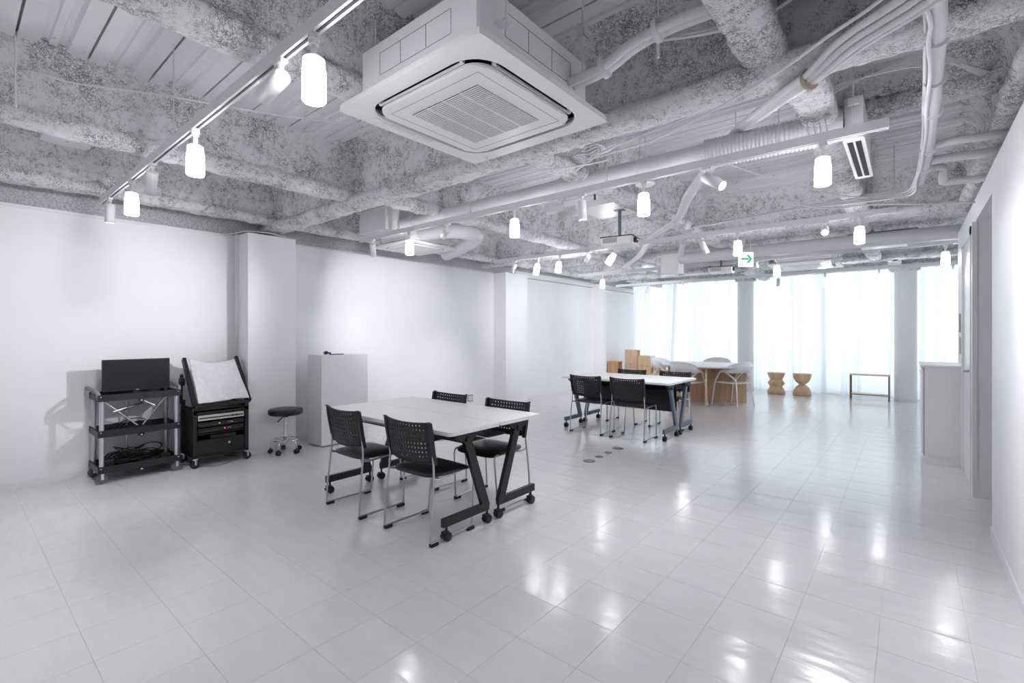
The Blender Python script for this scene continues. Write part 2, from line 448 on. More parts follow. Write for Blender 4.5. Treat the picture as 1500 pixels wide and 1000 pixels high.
# cross girders
sprayed_beam('x', 2.54, XL-0.1, 1.6, 2.545, 0.108, 0.024, 1, 'deep girder crossing behind the near ceiling cassette')
sprayed_beam('x', 6.42, XL-0.1, 2.0, 2.57, 0.11, 0.032, 2, 'deep girder crossing above the second table')
sprayed_beam('x', 10.35, XL-0.1, XR, 2.61, 0.12, 0.045, 3, 'deep girder near the window wall')
sprayed_beam('x', 12.45, XL-0.1, XR, 2.68, 0.13, 0.05, 4, 'deep girder over the curtains')
sprayed_beam('x', -1.4, XL-0.1, 1.6, 2.56, 0.11, 0.06, 5, 'deep girder behind the camera')
sprayed_beam('x', 4.0, -0.5, 1.2, 2.80, 0.07, 0.03, 6, 'shallow cross beam beside the right wall', 0.05, 0.2)
sprayed_beam('x', 8.5, XL-0.1, XR, 2.76, 0.08, 0.04, 7, 'shallow cross beam between the far girders', 0.05, 0.2)
# lengthwise beams
k = 10
for (x, y0, y1, res) in ((-5.72, -1.4, 2.5, .028), (-4.08, -1.4, 2.5, .026), (-2.26, -1.4, 2.5, .028), (-0.52, -1.4, 2.5, .028), (0.62, -1.4, 2.5, .035),
                         (-5.72, 2.5, 6.4, .032), (-3.85, 2.5, 6.4, .032), (-2.08, 2.5, 6.4, .028), (-0.41, 2.5, 6.4, .026), (0.48, 2.5, 6.4, .028),
                         (-5.72, 6.4, 10.4, .042), (-3.9, 6.4, 10.4, .042), (-2.1, 6.4, 10.4, .042), (-0.45, 6.4, 10.4, .042), (0.95, 6.4, 10.4, .042),
                         (-5.2, 10.4, 12.5, .07), (-2.6, 10.4, 12.5, .07), (-0.2, 10.4, 12.5, .07)):
    k += 1
    sprayed_beam('y', x, y0, y1, 2.60 if x > -5.5 else 2.62, 0.096, res, k, 'sprayed lengthwise beam', 0.042, 0.21)

# ------------------------------------------------------------------ round columns at the window
for x, y, lb in ((-3.02, 12.42, 'plain round grey-white column between curtains behind the round table'), (-0.05, 12.36, 'round grey-white column with sprayed collar, right of the wooden bench')):
    t = thing('round_column', lb, 'column', (x, y, 0))
    MB().cyl((0, 0, 0), (0, 0, 2.66), 0.18, n=40).obj('shaft', WALL, t)
    b = MB().lathe([(0.19, 2.60), (0.23, 2.62), (0.235, 2.66), (0.21, 2.70)], n=32); b.obj('collar', SPRAY, t)
    MB().cyl((0, 0, 0), (0, 0, 0.06), 0.186, n=40).obj('skirting', TRIM, t)

# ------------------------------------------------------------------ sheer curtains
def curtain(x0, x1, y, seed, lean, label):
    rnd = random.Random(seed)
    n = int((x1-x0)/0.012); nz = 14
    # irregular pleats: a list of fold widths with their depths
    ph = []; x = 0; L = x1-x0; phase = rnd.random()*6
    W = []
    while x < L:
        w = rnd.choice((0.035, 0.04, 0.05, 0.06, 0.09, 0.16, 0.30)); W.append((x, w, rnd.uniform(0.03, 0.07) if w < 0.1 else rnd.uniform(0.008, 0.03))); x += w
    vs = []
    for j in range(nz+1):
        z = 0.012+(2.74-0.012)*j/nz; fz = j/nz
        for i in range(n+1):
            u = L*i/n
            for (a, w, d) in W:
                if a <= u < a+w or (a, w, d) == W[-1]: break
            s_ = max(0.0, min(1.0, (u-a)/w))
            yy = -d*sin(pi*s_)*(1.0-0.25*fz)+0.006*noise.noise(Vector((u*9, z*1.2, seed)))
            xx = x0+u+lean*(1-fz)*(u/L)*0.35+0.012*noise.noise(Vector((u*3, z*0.9, seed+5)))
            vs.append((xx, y+yy, z))
    fs = [(j*(n+1)+i, j*(n+1)+i+1, (j+1)*(n+1)+i+1, (j+1)*(n+1)+i) for j in range(nz) for i in range(n)]
    o = MB().add(vs, fs, True).obj('sheer_curtain', CURT)
    tag(o, label, 'curtain', 'sheer window curtains')
curtain(-5.97, -4.78, 12.70, 3, -0.35, 'leftmost white sheer curtain, beside the stacked wooden boxes')
curtain(-4.95, -3.05, 12.78, 5, 0.0, 'wide white sheer curtain behind the round table, left of the plain column')
curtain(-3.10, -1.45, 12.72, 8, 0.1, 'white sheer curtain behind the two turned wooden stools')
curtain(-1.55, 0.02, 12.79, 11, -0.05, 'white sheer curtain behind the low wooden bench')
curtain(-0.10, 1.6, 12.74, 14, 0.0, 'rightmost white sheer curtain, right of the collared column')

# ------------------------------------------------------------------ ceiling cassette air conditioner
def cassette(name, label, cx, cy, z, size, detail=True):
    t = thing(name, label, 'air conditioner', (cx, cy, z))
    h = size/2; bh = h*0.835
    MB().rbox(-bh, bh, -bh, bh, 0.052, 0.30, 0.012).obj('casing', ACB, t)
    # fascia with the square air gap
    g0, g1 = h*0.825, h*0.745
    out = rrect(2*h, 2*h, 0.012, 3); mid = rrect(2*g0, 2*g0, 0.15, 8)
    def ringface(b, A, B, z0, z1, flip=False):
        # ring between two closed outlines sampled to the same count
        n = 160
        def samp(Pl):
            L = [0]
            for i in range(len(Pl)): L.append(L[-1]+math.dist(Pl[i], Pl[(i+1) % len(Pl)]))
            res = []
            for q in range(n):
                d = (q+0.0)/n*L[-1]; i = max(k for k in range(len(Pl)) if L[k] <= d+1e-9)
                f = (d-L[i])/max(1e-9, L[i+1]-L[i]); a = Pl[i]; c = Pl[(i+1) % len(Pl)]
                res.append((a[0]+(c[0]-a[0])*f, a[1]+(c[1]-a[1])*f))
            return res
        def ang(Pl):
            res = []
            for q in range(n):
                th = 2*pi*q/n; dx, dy = cos(th), sin(th); best = None
                for i in range(len(Pl)):
                    x1, y1 = Pl[i]; x2, y2 = Pl[(i+1) % len(Pl)]; ex, ey = x2-x1, y2-y1
                    den = dx*ey-dy*ex
                    if abs(den) < 1e-12: continue
                    tt = (x1*ey-y1*ex)/den; ss = (x1*dy-y1*dx)/den
                    if tt > 0 and -1e-6 <= ss <= 1+1e-6: best = tt if best is None else max(best, tt)
                res.append((dx*best, dy*best))
            return res
        a = ang(A); c = ang(B)
        vs = [(x, y, z0) for x, y in a]+[(x, y, z1) for x, y in c]
        b.add(vs, [(i, (i+1) % n, n+(i+1) % n, n+i) if flip else (i, n+i, n+(i+1) % n, (i+1) % n) for i in range(n)])
    b = MB()
    ringface(b, out, mid, 0.0, 0.004)                     # flat fascia
    ringface(b, mid, mid, 0.004, 0.020)                   # inner wall
    o2 = rrect(2*(h-0.004), 2*(h-0.004), 0.012, 3)
    ringface(b, out, o2, 0.0, 0.03, True); ringface(b, o2, rrect(2*bh*0.98, 2*bh*0.98, 0.02, 3), 0.03, 0.053, True)
    b.obj('fascia', ACW, t)
    MB().box(-g0, g0, -g0, g0, 0.044, 0.050).obj('air_gap', DARK, t)
    MB().prism(rrect(2*g1-0.06, 2*g1-0.06, 0.08, 6), 0.010, 0.044).obj('inner_core', DARK, t)
    b = MB(); inn = rrect(2*g1, 2*g1, 0.10, 8)
    b.prism(rrect(2*g1-0.010, 2*g1-0.010, 0.095, 8), -0.004, 0.0); b.prism(inn, 0.0, 0.010)
    b.obj('centre_panel', ACW, t)
    gs = h*0.47
    gr = MB().box(-gs, gs, -gs, gs, -0.0055, -0.004).obj('intake_grille', DARK if detail else GREYP, t)
    b = MB(); ns = 34 if detail else 16
    for i in range(ns):
        y = -gs+2*gs*(i+0.5)/ns
        b.box(-gs, gs, y-gs/ns*0.50, y+gs/ns*0.50, -0.0085, -0.0055)
    for xx in (-gs*0.5, 0, gs*0.5): b.box(xx-0.004, xx+0.004, -gs, gs, -0.0095, -0.0055)
    b.obj('grille_slats', ACW, gr)
    b = MB(); f = h*0.62
    for (a0, a1) in (((-f, -f), (f, -f)), ((f, -f), (f, f)), ((f, f), (-f, f)), ((-f, f), (-f, -f))):
        b.tube([(a0[0], a0[1], -0.004), (a1[0], a1[1], -0.004)], 0.0012, 4)
    b.obj('panel_groove', GREYP, t)
    # louvre blades, one per side, half open
    for q in range(4):
        M = Matrix.Rotation(q*pi/2, 4, 'Z')
        y = (g0+g1)/2
        b = MB().box(-g1*0.80, g1*0.80, g1+0.009, g1+0.013, 0.004, 0.016, M)
        b.box(-g1*0.80, -g1*0.76, g1+0.006, g1+0.022, 0.006, 0.03, M).box(g1*0.76, g1*0.80, g1+0.006, g1+0.022, 0.006, 0.03, M)
        b.obj('louvre_blade', METW, t)
    if detail:
        for q in (0, 1, 3):
            M = Matrix.Rotation(q*pi/2, 4, 'Z')
            b = MB(); y = -bh-0.001
            def dash(xa, za, xb, zb_):
                nn = max(1, int(math.hypot(xb-xa, zb_-za)/0.022))
                for k_ in range(nn):
                    f0 = (k_+0.1)/nn; f1 = (k_+0.9)/nn
                    X0, X1 = xa+(xb-xa)*f0, xa+(xb-xa)*f1; Z0, Z1 = za+(zb_-za)*f0, za+(zb_-za)*f1
                    w = 0.0009
                    b.box(min(X0, X1)-w, max(X0, X1)+w, y-0.0006, y+0.001, min(Z0, Z1)-w, max(Z0, Z1)+w, M)
            for xa, xb in ((-0.25, -0.09), (-0.09, 0.09), (0.09, 0.25)):
                dash(xa, 0.13, xb, 0.13); dash(xa, 0.235, xb, 0.235); dash(xa, 0.13, xa, 0.235); dash(xb, 0.13, xb, 0.235)
            b.obj('knockout_marks', GREYP, t)
        M = Matrix.Rotation(pi/2, 4, 'Z')
        MB().rbox(-0.26, 0.06, h*0.845, h*0.90, -0.003, 0.002, 0.001, M).obj('receiver_strip', METW, t)
        MB().rbox(-0.33, -0.27, h*0.84, h*0.91, -0.004, 0.002, 0.001, M).obj('receiver_cap', ACW, t)
    for sx in (-1, 1):
        for sy in (-1, 1):
            b = MB().cyl((sx*(bh+0.045), sy*bh*0.72, 0.12), (sx*(bh+0.045), sy*bh*0.72, ZD-z), 0.005, n=8)
            b.box(sx*(bh+0.03)-0.03, sx*(bh+0.03)+0.03, sy*bh*0.72-0.018, sy*bh*0.72+0.018, 0.148, 0.152)
            b.cyl((sx*(bh+0.045), sy*bh*0.72, 0.152), (sx*(bh+0.045), sy*bh*0.72, 0.165), 0.012, n=6)
            r_ = b.obj('hanger_rod', METW, t)
            yy = sy*bh*0.72; xx = sx*(bh+0.045)
            MB().box(xx-0.022, xx-0.019, yy-0.018, yy+0.018, 0.36, 0.43).box(xx+0.019, xx+0.022, yy-0.018, yy+0.018, 0.36, 0.43).box(xx-0.022, xx+0.022, yy-0.018, yy+0.018, 0.36, 0.364).cyl((xx, yy, 0.365), (xx, yy, 0.39), 0.012).obj('isolator', METW, r_)
    return t
cassette('ceiling_cassette', 'large white four-way ceiling air conditioner cassette at top centre', -1.71, 1.765, 2.475, 0.98)
cassette('ceiling_cassette', 'white air conditioner cassette near the left wall below a fat duct', -4.90, 3.92, 2.445, 0.74, False)
cassette('ceiling_cassette', 'far white air conditioner cassette in front of the curtains', -1.30, 9.15, 2.46, 0.95, False)

# ------------------------------------------------------------------ lighting tracks with lamps
ZT = 2.45
def track(Y, x0, x1, label, rods):
    t = thing('lighting_track', label, 'lighting track', ((x0+x1)/2, Y, ZT)); L = (x1-x0)/2
    MB().box(-L, L, -0.017, 0.017, 0.012, 0.052).box(-L, L, -0.017, -0.006, 0.0, 0.012).box(-L, L, 0.006, 0.017, 0.0, 0.012).obj('rail', METW, t)
    MB().box(-L, L, -0.0055, 0.0055, 0.0105, 0.0115).obj('slot', DARK, t)
    MB().rbox(-L-0.01, -L, -0.018, 0.018, -0.001, 0.053, 0.002).obj('end_cap', METW, t)
    MB().rbox(L, L+0.01, -0.018, 0.018, -0.001, 0.053, 0.002).obj('end_cap', METW, t)
    for x in rods:
        MB().cyl((x-(x0+x1)/2, 0, 0.052), (x-(x0+x1)/2, 0, ZD-ZT), 0.0035, n=6).rbox(x-(x0+x1)/2-0.012, x-(x0+x1)/2+0.012, -0.02, 0.02, 0.05, 0.062, 0.002).obj('suspension_rod', METW, t)
track(0.87, -5.25, 0.30, 'nearest white lighting track, rising from the left wall to the top of the picture', (-4.6, -3.3, -2.05, -0.9))
track(3.22, -5.05, -0.09, 'second white lighting track, running below the long white duct', (-4.3, -3.2, -1.75, -0.6))
track(5.52, -4.95, -0.09, 'third white lighting track, running past the near projector', (-4.2, -3.6, -2.35, -0.25))
track(7.90, -4.9, 0.95, 'fourth white lighting track, running above the round table', (-4.2, -2.8, -1.4, 0.0))
track(10.20, -5.3, 1.6, 'farthest white lighting track, crossing just in front of the curtains', (-4.4, -2.8, -1.2, 0.4))
track(-1.2, -5.0, 0.30, 'added fill-light track, unseen behind the camera', (-4.0, -1.0))  # added out of view to carry fill lamps for the room
def pendant_base():
    t = thing('pendant_lamp', '', 'lamp', (0, 0, ZT), 0, 'opal cylinder lamps on the lighting tracks')
    MB().cyl((0, 0, 0.0), (0, 0, -0.024), 0.021, n=20).cyl((0, 0, -0.024), (0, 0, -0.040), 0.017, n=20).obj('track_adapter', METW, t)
    MB().cyl((0, 0, -0.040), (0, 0, -0.085), 0.011, n=14).obj('stem', METW, t)
    MB().lathe([(0.0, -0.085), (0.030, -0.087), (0.0385, -0.093), (0.0408, -0.135)], n=28).obj('dim_shade_top', DIMTOP, t)  # upper shade split off so its fainter glow can be painted in
    MB().lathe([(0.0408, -0.135), (0.0415, -0.242), (0.038, -0.247), (0.0, -0.248)], n=28).obj('glass_shade', SHADE, t)
    return t
PB = pendant_base()
pend = [(-1.665, .87, 0, 0, 'largest glowing opal cylinder lamp, nearest on the near track'), (-2.93, .87, 0, 0, 'middle glowing cylinder lamp on the near track'), (-4.257, .87, 0, 0, 'glowing cylinder lamp on the near track closest to the left wall'),
        (-4.116, 3.22, 0, 0, 'glowing lamp on the second track beside the left wall cassette'), (-2.654, 3.22, 0, 0, 'second glowing lamp from the left on the second track'),
        (-1.457, 3.22, 0, 0, 'glowing lamp in front of a round ceiling disc on the second track'), (-0.377, 3.22, 0, 0, 'glowing lamp at the right end of the second track beside the slot diffuser'),
        (-4.10, 5.52, 0.22, 0.0, 'tilted glowing lamp at the left of the third track'), (-3.73, 5.52, 0.16, 0.0, 'slightly tilted glowing lamp, second on the third track'),
        (-2.84, 5.52, 0.65, 0.0, 'strongly tilted glowing lamp below the near projector'), (-1.421, 5.52, 0, 0, 'glowing lamp directly above the green arrow sign'),
        (-0.354, 5.52, 0, 0, 'glowing lamp at the right end of the third track'), (-4.382, 7.9, 0.05, 0, 'small glowing lamp at the left end of the fourth track'),
        (-1.495, 7.9, 0, 0, 'small glowing lamp in the middle of the fourth track'), (0.347, 7.9, 0, 0, 'small glowing lamp on the fourth track beside the right wall'),
        (-3.72, 10.2, 0, 0, 'tiny glowing lamp on the farthest track left of the plain column'), (-1.155, 10.2, 0, 0, 'tiny glowing lamp on the farthest track above the turned stools'),
        (-0.388, 10.2, 0, 0, 'tiny glowing lamp on the farthest track left of the collared column'), (0.533, 10.2, 0, 0, 'tiny glowing lamp on the farthest track beside the right wall'),
        (-4.2, -1.2, 0, 0, 'left added fill lamp on the unseen track behind the camera'), (-2.2, -1.2, 0, 0, 'right added fill lamp on the unseen track behind the camera')]  # the last two are added out of view as fill light
for i, (x, y, tilt, rz, lb) in enumerate(pend):
    o = PB if i == 0 else dup(PB, (x, y, ZT), rz, lb)
    o.location = (x, y, ZT); o['label'] = lb
    if tilt: o.rotation_euler = (0, tilt, 0)

def spot_fixture(x, y, aim, label, on=True, power=1.0, size=0.15, zt=ZT, cone=76, blend=1.0):
    t = thing('spot_lamp', label, 'spotlight', (x, y, zt), 0, 'white cylinder spotlights on the lighting tracks')
    d = (Vector(aim)-Vector((x, y, zt-0.075))).normalized()
    MB().rbox(-0.035, 0.035, -0.015, 0.015, -0.018, 0.0, 0.003).cyl((0, 0, -0.018), (0, 0, -0.034), 0.013, n=14).obj('track_adapter', METW, t)
    side = d.cross(Vector((0, 0, 1)));
    side = side.normalized() if side.length > 0.05 else Vector((1, 0, 0))
    c = Vector((0, 0, -0.070))+d*(size/2-0.02)
    MB().tube([(0, 0, -0.03), (0, 0, -0.05), Vector((0, 0, -0.073))-side*0.0], 0.006, 8).obj('bracket', METW, t)
    rr = 0.033
    b = MB(); a0 = c-d*size/2; a1 = c+d*size/2
    u = d.orthogonal().normalized(); w = d.cross(u); n = 28; vs = []
    rings = [(a0, rr*0.9), (a0+d*0.003, rr), (a1, rr), (a1, rr*0.88), (a1-d*0.018, rr*0.84)]
    for p, r in rings:
        for k_ in range(n): vs.append(p+u*cos(2*pi*k_/n)*r+w*sin(2*pi*k_/n)*r)
    b.add(vs, [(q*n+k_, q*n+(k_+1) % n, (q+1)*n+(k_+1) % n, (q+1)*n+k_) for q in range(4) for k_ in range(n)], True)
    b.add(vs[:n], [tuple(reversed(range(n)))])
    b.obj('spot_body', METW, t)
    MB().cyl(a1-d*0.018, a1-d*0.017, rr*0.84, n=20).obj('lens', LENS if on else METW, t)
    if on:
        L = bpy.data.lights.new('spot_light', 'SPOT'); L.energy = SPOT_W*power; L.spot_size = radians(cone); L.spot_blend = blend; L.shadow_soft_size = 0.028
        L.color = (0.975, 0.965, 1.0)
        lo = bpy.data.objects.new('spot_light', L); COL.objects.link(lo); lo.parent = t
        lo.location = a1+d*0.004; lo.rotation_euler = d.to_track_quat('-Z', 'Y').to_euler()
    return t
spot_fixture(-1.93, .87, (-6.0, 0.80, 1.75), 'large white spotlight on the near track pointing left, beside the nearest glowing lamp', power=0.7, size=0.18, cone=46)
spot_fixture(-3.74, .87, (-5.3, 1.0, 0.0), 'white spotlight on the near track between two glowing lamps', power=0.35, cone=50)
spot_fixture(-4.94, .87, (-5.15, 0.85, 0.0), 'white spotlight at the wall end of the near track pointing straight down', power=0.35)
spot_fixture(-4.80, 3.22, (-5.9, 4.2, 0.3), 'white spotlight at the left end of the second track', power=0.25)
spot_fixture(-3.52, 3.22, (-6.0, 4.25, 1.6), 'lit white spotlight on the second track pointing at the left wall', power=1.25, cone=60)
spot_fixture(-2.16, 3.22, (-6.0, 1.05, 1.55), 'lit white spotlight on the second track near the middle of the duct', power=3.0, cone=40)
spot_fixture(-1.97, 3.22, (-1.9, 3.35, 0.0), 'slim white spotlight on the second track pointing down at the floor', power=0.5)
spot_fixture(-1.02, 3.22, (1.2, 2.6, 0.7), 'large white spotlight on the second track pointing right', power=0.9, size=0.16)
spot_fixture(-4.55, 5.52, (-5.6, 5.3, 0.0), 'white spotlight at the left end of the third track', power=0.5)
spot_fixture(-3.28, 5.52, (-6.0, 8.4, 1.3), 'white spotlight left of the near projector', power=1.8)
spot_fixture(-2.02, 5.52, (-2.9, 6.6, 0.0), 'white spotlight right of the near projector leaning left', power=0.5)
spot_fixture(-1.80, 5.52, (-0.8, 6.1, 0.0), 'white spotlight left of the green arrow sign leaning right', power=0.5)
spot_fixture(-0.628, 5.52, (-0.15, 1.3, 0.2), 'dazzling spotlight on the third track shining towards the viewer', power=1.0)
spot_fixture(-3.3, 7.9, (-6.0, 11.6, 1.5), 'small spotlight on the fourth track aimed at the wall beside the window', power=1.4)
spot_fixture(-1.77, 7.9, (-4.2, 9.0, 1.9), 'small spotlight on the fourth track pointing left of the green sign', power=0.4)
spot_fixture(-0.72, 7.9, (-2.8, 7.2, 1.6), 'small lit spotlight in front of the far cassette', power=0.4)
spot_fixture(-4.496, 10.2, (-4.95, 10.0, 1.0), 'small spotlight on the farthest track at the left', power=0.4)
spot_fixture(-1.903, 10.2, (-1.95, 10.15, 0.0), 'small spotlight on the farthest track hanging straight down', power=0.4)
spot_fixture(-3.2, -1.2, (-3.4, 0.3, 0.0), 'added fill spotlight on the unseen track behind the camera, pointing down', power=1.0)  # unseen spot added to brighten the near floor
spot_fixture(-1.2, -1.2, (-0.9, 0.5, 0.0), 'added fill spotlight on the unseen track behind the camera, tilted forward', power=0.5)  # second unseen spot, added for more fill on the floor

# ------------------------------------------------------------------ ducts, pipes, conduits, cables
def run(name, pts, r, m, label, cat, sub=6, n=10, group=None):
    return tag(MB().tube(pts, r, n, sub).obj(name, m), label, cat, group)
def flexible(b, a, d, r, n=26, ribs=16):
    a = Vector(a); d = Vector(d); pts = []
    for i in range(ribs*4+1): pts.append(a.lerp(d, i/(ribs*4)))
    b.tube(pts, r, n, rf=lambda t: r*(1+0.045*cos(t*ribs*2*pi)))
    return b
t = thing('supply_duct', 'long straight white round duct running above the second lighting track', 'duct', (-2.5, 3.40, 2.60))
MB().cyl((-1.72, 0, 0), (1.42, 0, 0), 0.077, n=32).obj('duct_body', PIPE, t)
flexible(MB(), (-1.72, 0, 0), (-1.98, 0, 0.0), 0.085).obj('flexible_sleeve', PIPE, t)
flexible(MB(), (1.42, 0, 0), (2.12, 0.05, 0.0), 0.095, ribs=30).obj('flexible_sleeve', PIPE, t)
MB().cyl((2.12, 0.05, 0.0), (2.20, 0.055, 0.0), 0.085, n=28).obj('duct_end', PIPE, t)
for x in (-1.2, 0.2, 0.93): MB().tube([(x, 0.0, ZD-2.6), (x, 0, 0.08)], 0.004, 6).lathe([(0.079, -0.008), (0.081, 0), (0.079, 0.008)], n=28, M=Matrix.Translation((x, 0, 0)) @ Matrix.Rotation(pi/2, 4, 'Y')).obj('duct_hanger', METW, t)
t = thing('plenum_box', 'white square plenum box joining the long duct above the left cassette', 'duct', (-4.72, 3.58, 2.5))
MB().rbox(-0.26, 0.26, -0.42, -0.02, 0.022, 0.27, 0.004).obj('box_body', ACB, t)
MB().box(-0.28, 0.28, -0.44, 0.0, 0.262, 0.278).obj('flange', METW, t)
run('duct_bend', [(-4.585, 3.78, 2.58), (-4.2, 3.83, 2.57), (-3.97, 3.92, 2.54), (-3.94, 4.06, 2.52), (-4.15, 4.20, 2.50), (-4.5, 4.36, 2.48), (-5.0, 4.55, 2.47)], 0.085, PIPE, 'fat wrapped white duct bending back towards the left wall', 'duct', 6, 24)
t = thing('far_duct', 'far white round duct with square end box, above the round table', 'duct', (-1.2, 7.35, 2.52))
MB().cyl((-1.55, 0, 0), (2.1, 0.1, 0.0), 0.085, n=28).obj('duct_body', PIPE, t)
MB().rbox(-1.80, -1.52, -0.10, 0.14, -0.22, 0.09, 0.01).obj('end_box', ACW, t)
MB().rbox(-1.66, -1.53, 0.14, 0.145, -0.21, -0.03, 0.001).obj('vent_plate', TRIM, t)
t = thing('wall_grille_unit', 'long grey metal fan box with a white slotted grille, high beside the right wall', 'fan unit', (-0.27, 7.75, 2.43))
MB().rbox(-0.36, 0.36, -0.10, 0.2, 0.12, 0.23, 0.004).obj('casing', GREYP, t)
MB().box(-0.20, 0.26, -0.24, 0.0, 0.02, 0.10).obj('grille_box', ACW, t)
for q in range(4): MB().box(-0.18+q*0.11, -0.10+q*0.11, -0.242, -0.24, 0.03, 0.08).obj('slot', GREYP if q != 2 else TRIM, t)

# linear slot diffuser
t = thing('slot_diffuser', 'narrow white slot diffuser with two black slots hanging right of the second track', 'air vent', (-0.25, 3.88, 2.50))
MB().prism(rrect(0.105, 0.92, 0.02, 4), 0.0, 0.022).obj('frame', ACW, t)
MB().box(-0.034, -0.006, -0.40, 0.40, -0.001, 0.0).box(0.006, 0.034, -0.40, 0.40, -0.001, 0.0).obj('slots', DARK, t)
MB().box(-0.0405, -0.036, -0.41, 0.41, -0.003, 0.0).box(0.0365, 0.041, -0.41, 0.41, -0.003, 0.0).box(-0.004, 0.004, -0.41, 0.41, -0.003, 0.0).obj('slot_edges', METW, t)
MB().box(-0.045, 0.045, -0.42, 0.3, 0.022, 0.26).obj('plenum', GREYP if False else ACB, t)
MB().tube([(0.0, -0.45, 0.18), (0.0, -0.45, ZD-2.5)], 0.005, 6).rbox(-0.028, 0.028, -0.462, -0.438, 0.20, 0.24, 0.002).tube([(0, -0.45, 0.1), (0, -0.45, 0.2)], 0.005, 6).obj('hanger', METW, t)

# refrigerant pipe pair leaving the near cassette
t = thing('insulated_pipe', 'pair of wrapped white refrigerant pipes leaving the large cassette to the right', 'pipe', (0, 0, 0))
P1 = [(-1.30, 2.05, 2.62), (-1.12, 2.06, 2.64), (-1.0, 2.08, 2.70), (-0.88, 2.11, 2.74), (-0.75, 2.12, 2.75), (-0.61, 2.13, 2.75), (-0.3, 2.13, 2.75), (0.3, 2.13, 2.75), (1.2, 2.13, 2.75)]
MB().tube(P1, 0.030, 16, 6).obj('pipe', PIPE, t)
MB().tube([(x, y-0.045, z-0.012) for x, y, z in P1], 0.022, 14, 6).obj('pipe', PIPE, t)
for i, (x, y, z) in ((1, P1[1]), (3, P1[3]), (5, P1[5]), (6, P1[6])):
    MB().cyl((x-0.012, y-0.02, z-0.004), (x+0.012, y-0.02, z-0.001), 0.052, n=20).obj('clamp', METW, t)
MB().cyl((-0.88, 2.10, 2.80), (-0.88, 2.10, ZD), 0.005, n=8).cyl((-0.88, 2.10, 2.62), (-0.88, 2.10, 2.68), 0.007, n=8).obj('hanger_rod', METW, t)

# corrugated conduits sweeping down from top right
C0 = [(0.22, 1.86, 2.50), (0.05, 2.12, 2.50), (-0.17, 2.29, 2.50), (-0.34, 2.47, 2.485), (-0.46, 2.64, 2.52), (-0.82, 3.34, 2.70), (-1.04, 3.69, 2.72), (-1.20, 3.83, 2.64), (-1.53, 4.32, 2.585), (-1.91, 5.03, 2.56), (-2.44, 5.63, 2.54), (-3.1, 6.7, 2.52), (-4.1, 8.2, 2.6)]
t = thing('conduit_bundle', 'bundle of corrugated white conduits sweeping diagonally across the ceiling', 'conduit', (0, 0, 0))
for q, (dx, dz) in enumerate(((-0.05, 0.01), (-0.015, 0.0), (0.02, -0.008), (0.052, -0.004))):
    spread = [1.0, 1.0, 0.9, 0.45, 0.4, 0.5, 0.5, 0.5, 0.5, 0.4, 0.4, 0.4, 0.4]
    pts = [Vector((x+dx*s_*0.75, y+dx*s_*0.75, z+dz)) for (x, y, z), s_ in zip(C0, spread)]
    sp = spline(pts, 10)
    rib = spline(pts[:5], 60)
    if q < 3 or True:
        MB().tube(rib, 0.015, 10, rf=lambda u: 0.0148+0.0016*cos(u*150*2*pi/1.0)).obj('corrugated_tube', PIPE, t)
    MB().tube(spline(pts[3:], 8), 0.0165 if q % 2 else 0.019, 10).obj('conduit_tube', PIPE, t)
for i in (3, 7, 9): x, y, z = C0[i]; MB().lathe([(0.046, -0.006), (0.049, 0), (0.046, 0.006)], n=20, M=Matrix.Translation((x, y, z+0.002)) @ Matrix.Rotation(0.9, 4, 'Z') @ Matrix.Rotation(pi/2, 4, 'X')).obj('tie', BEIGE if i == 3 else METW, t)

# vertical-looking bundle running towards the window above the right side
V0 = [(0.06, 1.3, 2.56), (0.075, 2.19, 2.56), (0.09, 2.54, 2.56), (0.095, 2.94, 2.555), (0.10, 3.37, 2.555), (0.10, 4.04, 2.555), (0.09, 4.51, 2.56), (0.07, 5.02, 2.57), (0.02, 5.30, 2.57), (-0.19, 5.37, 2.58), (-0.96, 5.45, 2.6), (-2.09, 5.73, 2.62), (-3.07, 5.85, 2.62)]
t = thing('pipe_bundle', 'thick white pipe wrapped with loose cables running towards the window at upper right', 'pipe', (0, 0, 0))
MB().tube(V0[:8], 0.030, 16, 6).obj('main_pipe', PIPE, t)
MB().tube([(x+0.0, y-0.02, z+0.035) for x, y, z in V0[:8]], 0.022, 12, 6).obj('upper_pipe', PIPE, t)
for q in range(6):
    rnd = random.Random(40+q); pts = []
    for (x, y, z) in spline([Vector(p) for p in V0[:10]], 2):
        a = rnd.uniform(-0.2, 0.2)+2.2+q*0.55
        rr = 0.037+rnd.uniform(-0.002, 0.014 if q in (0, 4, 5) else 0.004)
        pts.append((x+cos(a)*rr*1.0, y, z+sin(a)*rr*-0.9))
    pts += [(x, y+0.012*q, z-0.01+0.006*q) for x, y, z in V0[10:]]
    MB().tube(pts, 0.0065 if q % 2 else 0.009, 7, 4).obj('loose_cable', CABLE, t)
for i in (2, 3, 4, 5, 6):
    x, y, z = V0[i]; MB().lathe([(0.044, -0.004), (0.046, 0), (0.044, 0.004)], n=20, M=Matrix.Translation((x, y+0.05, z)) @ Matrix.Rotation(pi/2, 4, 'X')).obj('cable_tie', METW, t)
run('branch_pipe', [(0.10, 4.10, 2.57), (0.18, 4.08, 2.57), (0.26, 4.08, 2.57), (0.44, 4.16, 2.58), (0.7, 4.2, 2.6)], 0.026, PIPE, 'upper white pipe branching to the right wall from the wrapped bundle', 'pipe', 5, 14, 'white branch pipes at the right wall')
run('branch_pipe', [(0.12, 4.40, 2.56), (0.25, 4.42, 2.56), (0.45, 4.46, 2.56), (0.8, 4.5, 2.57)], 0.030, PIPE, 'middle white pipe branching to the right wall below a slimmer one', 'pipe', 5, 14, 'white branch pipes at the right wall')
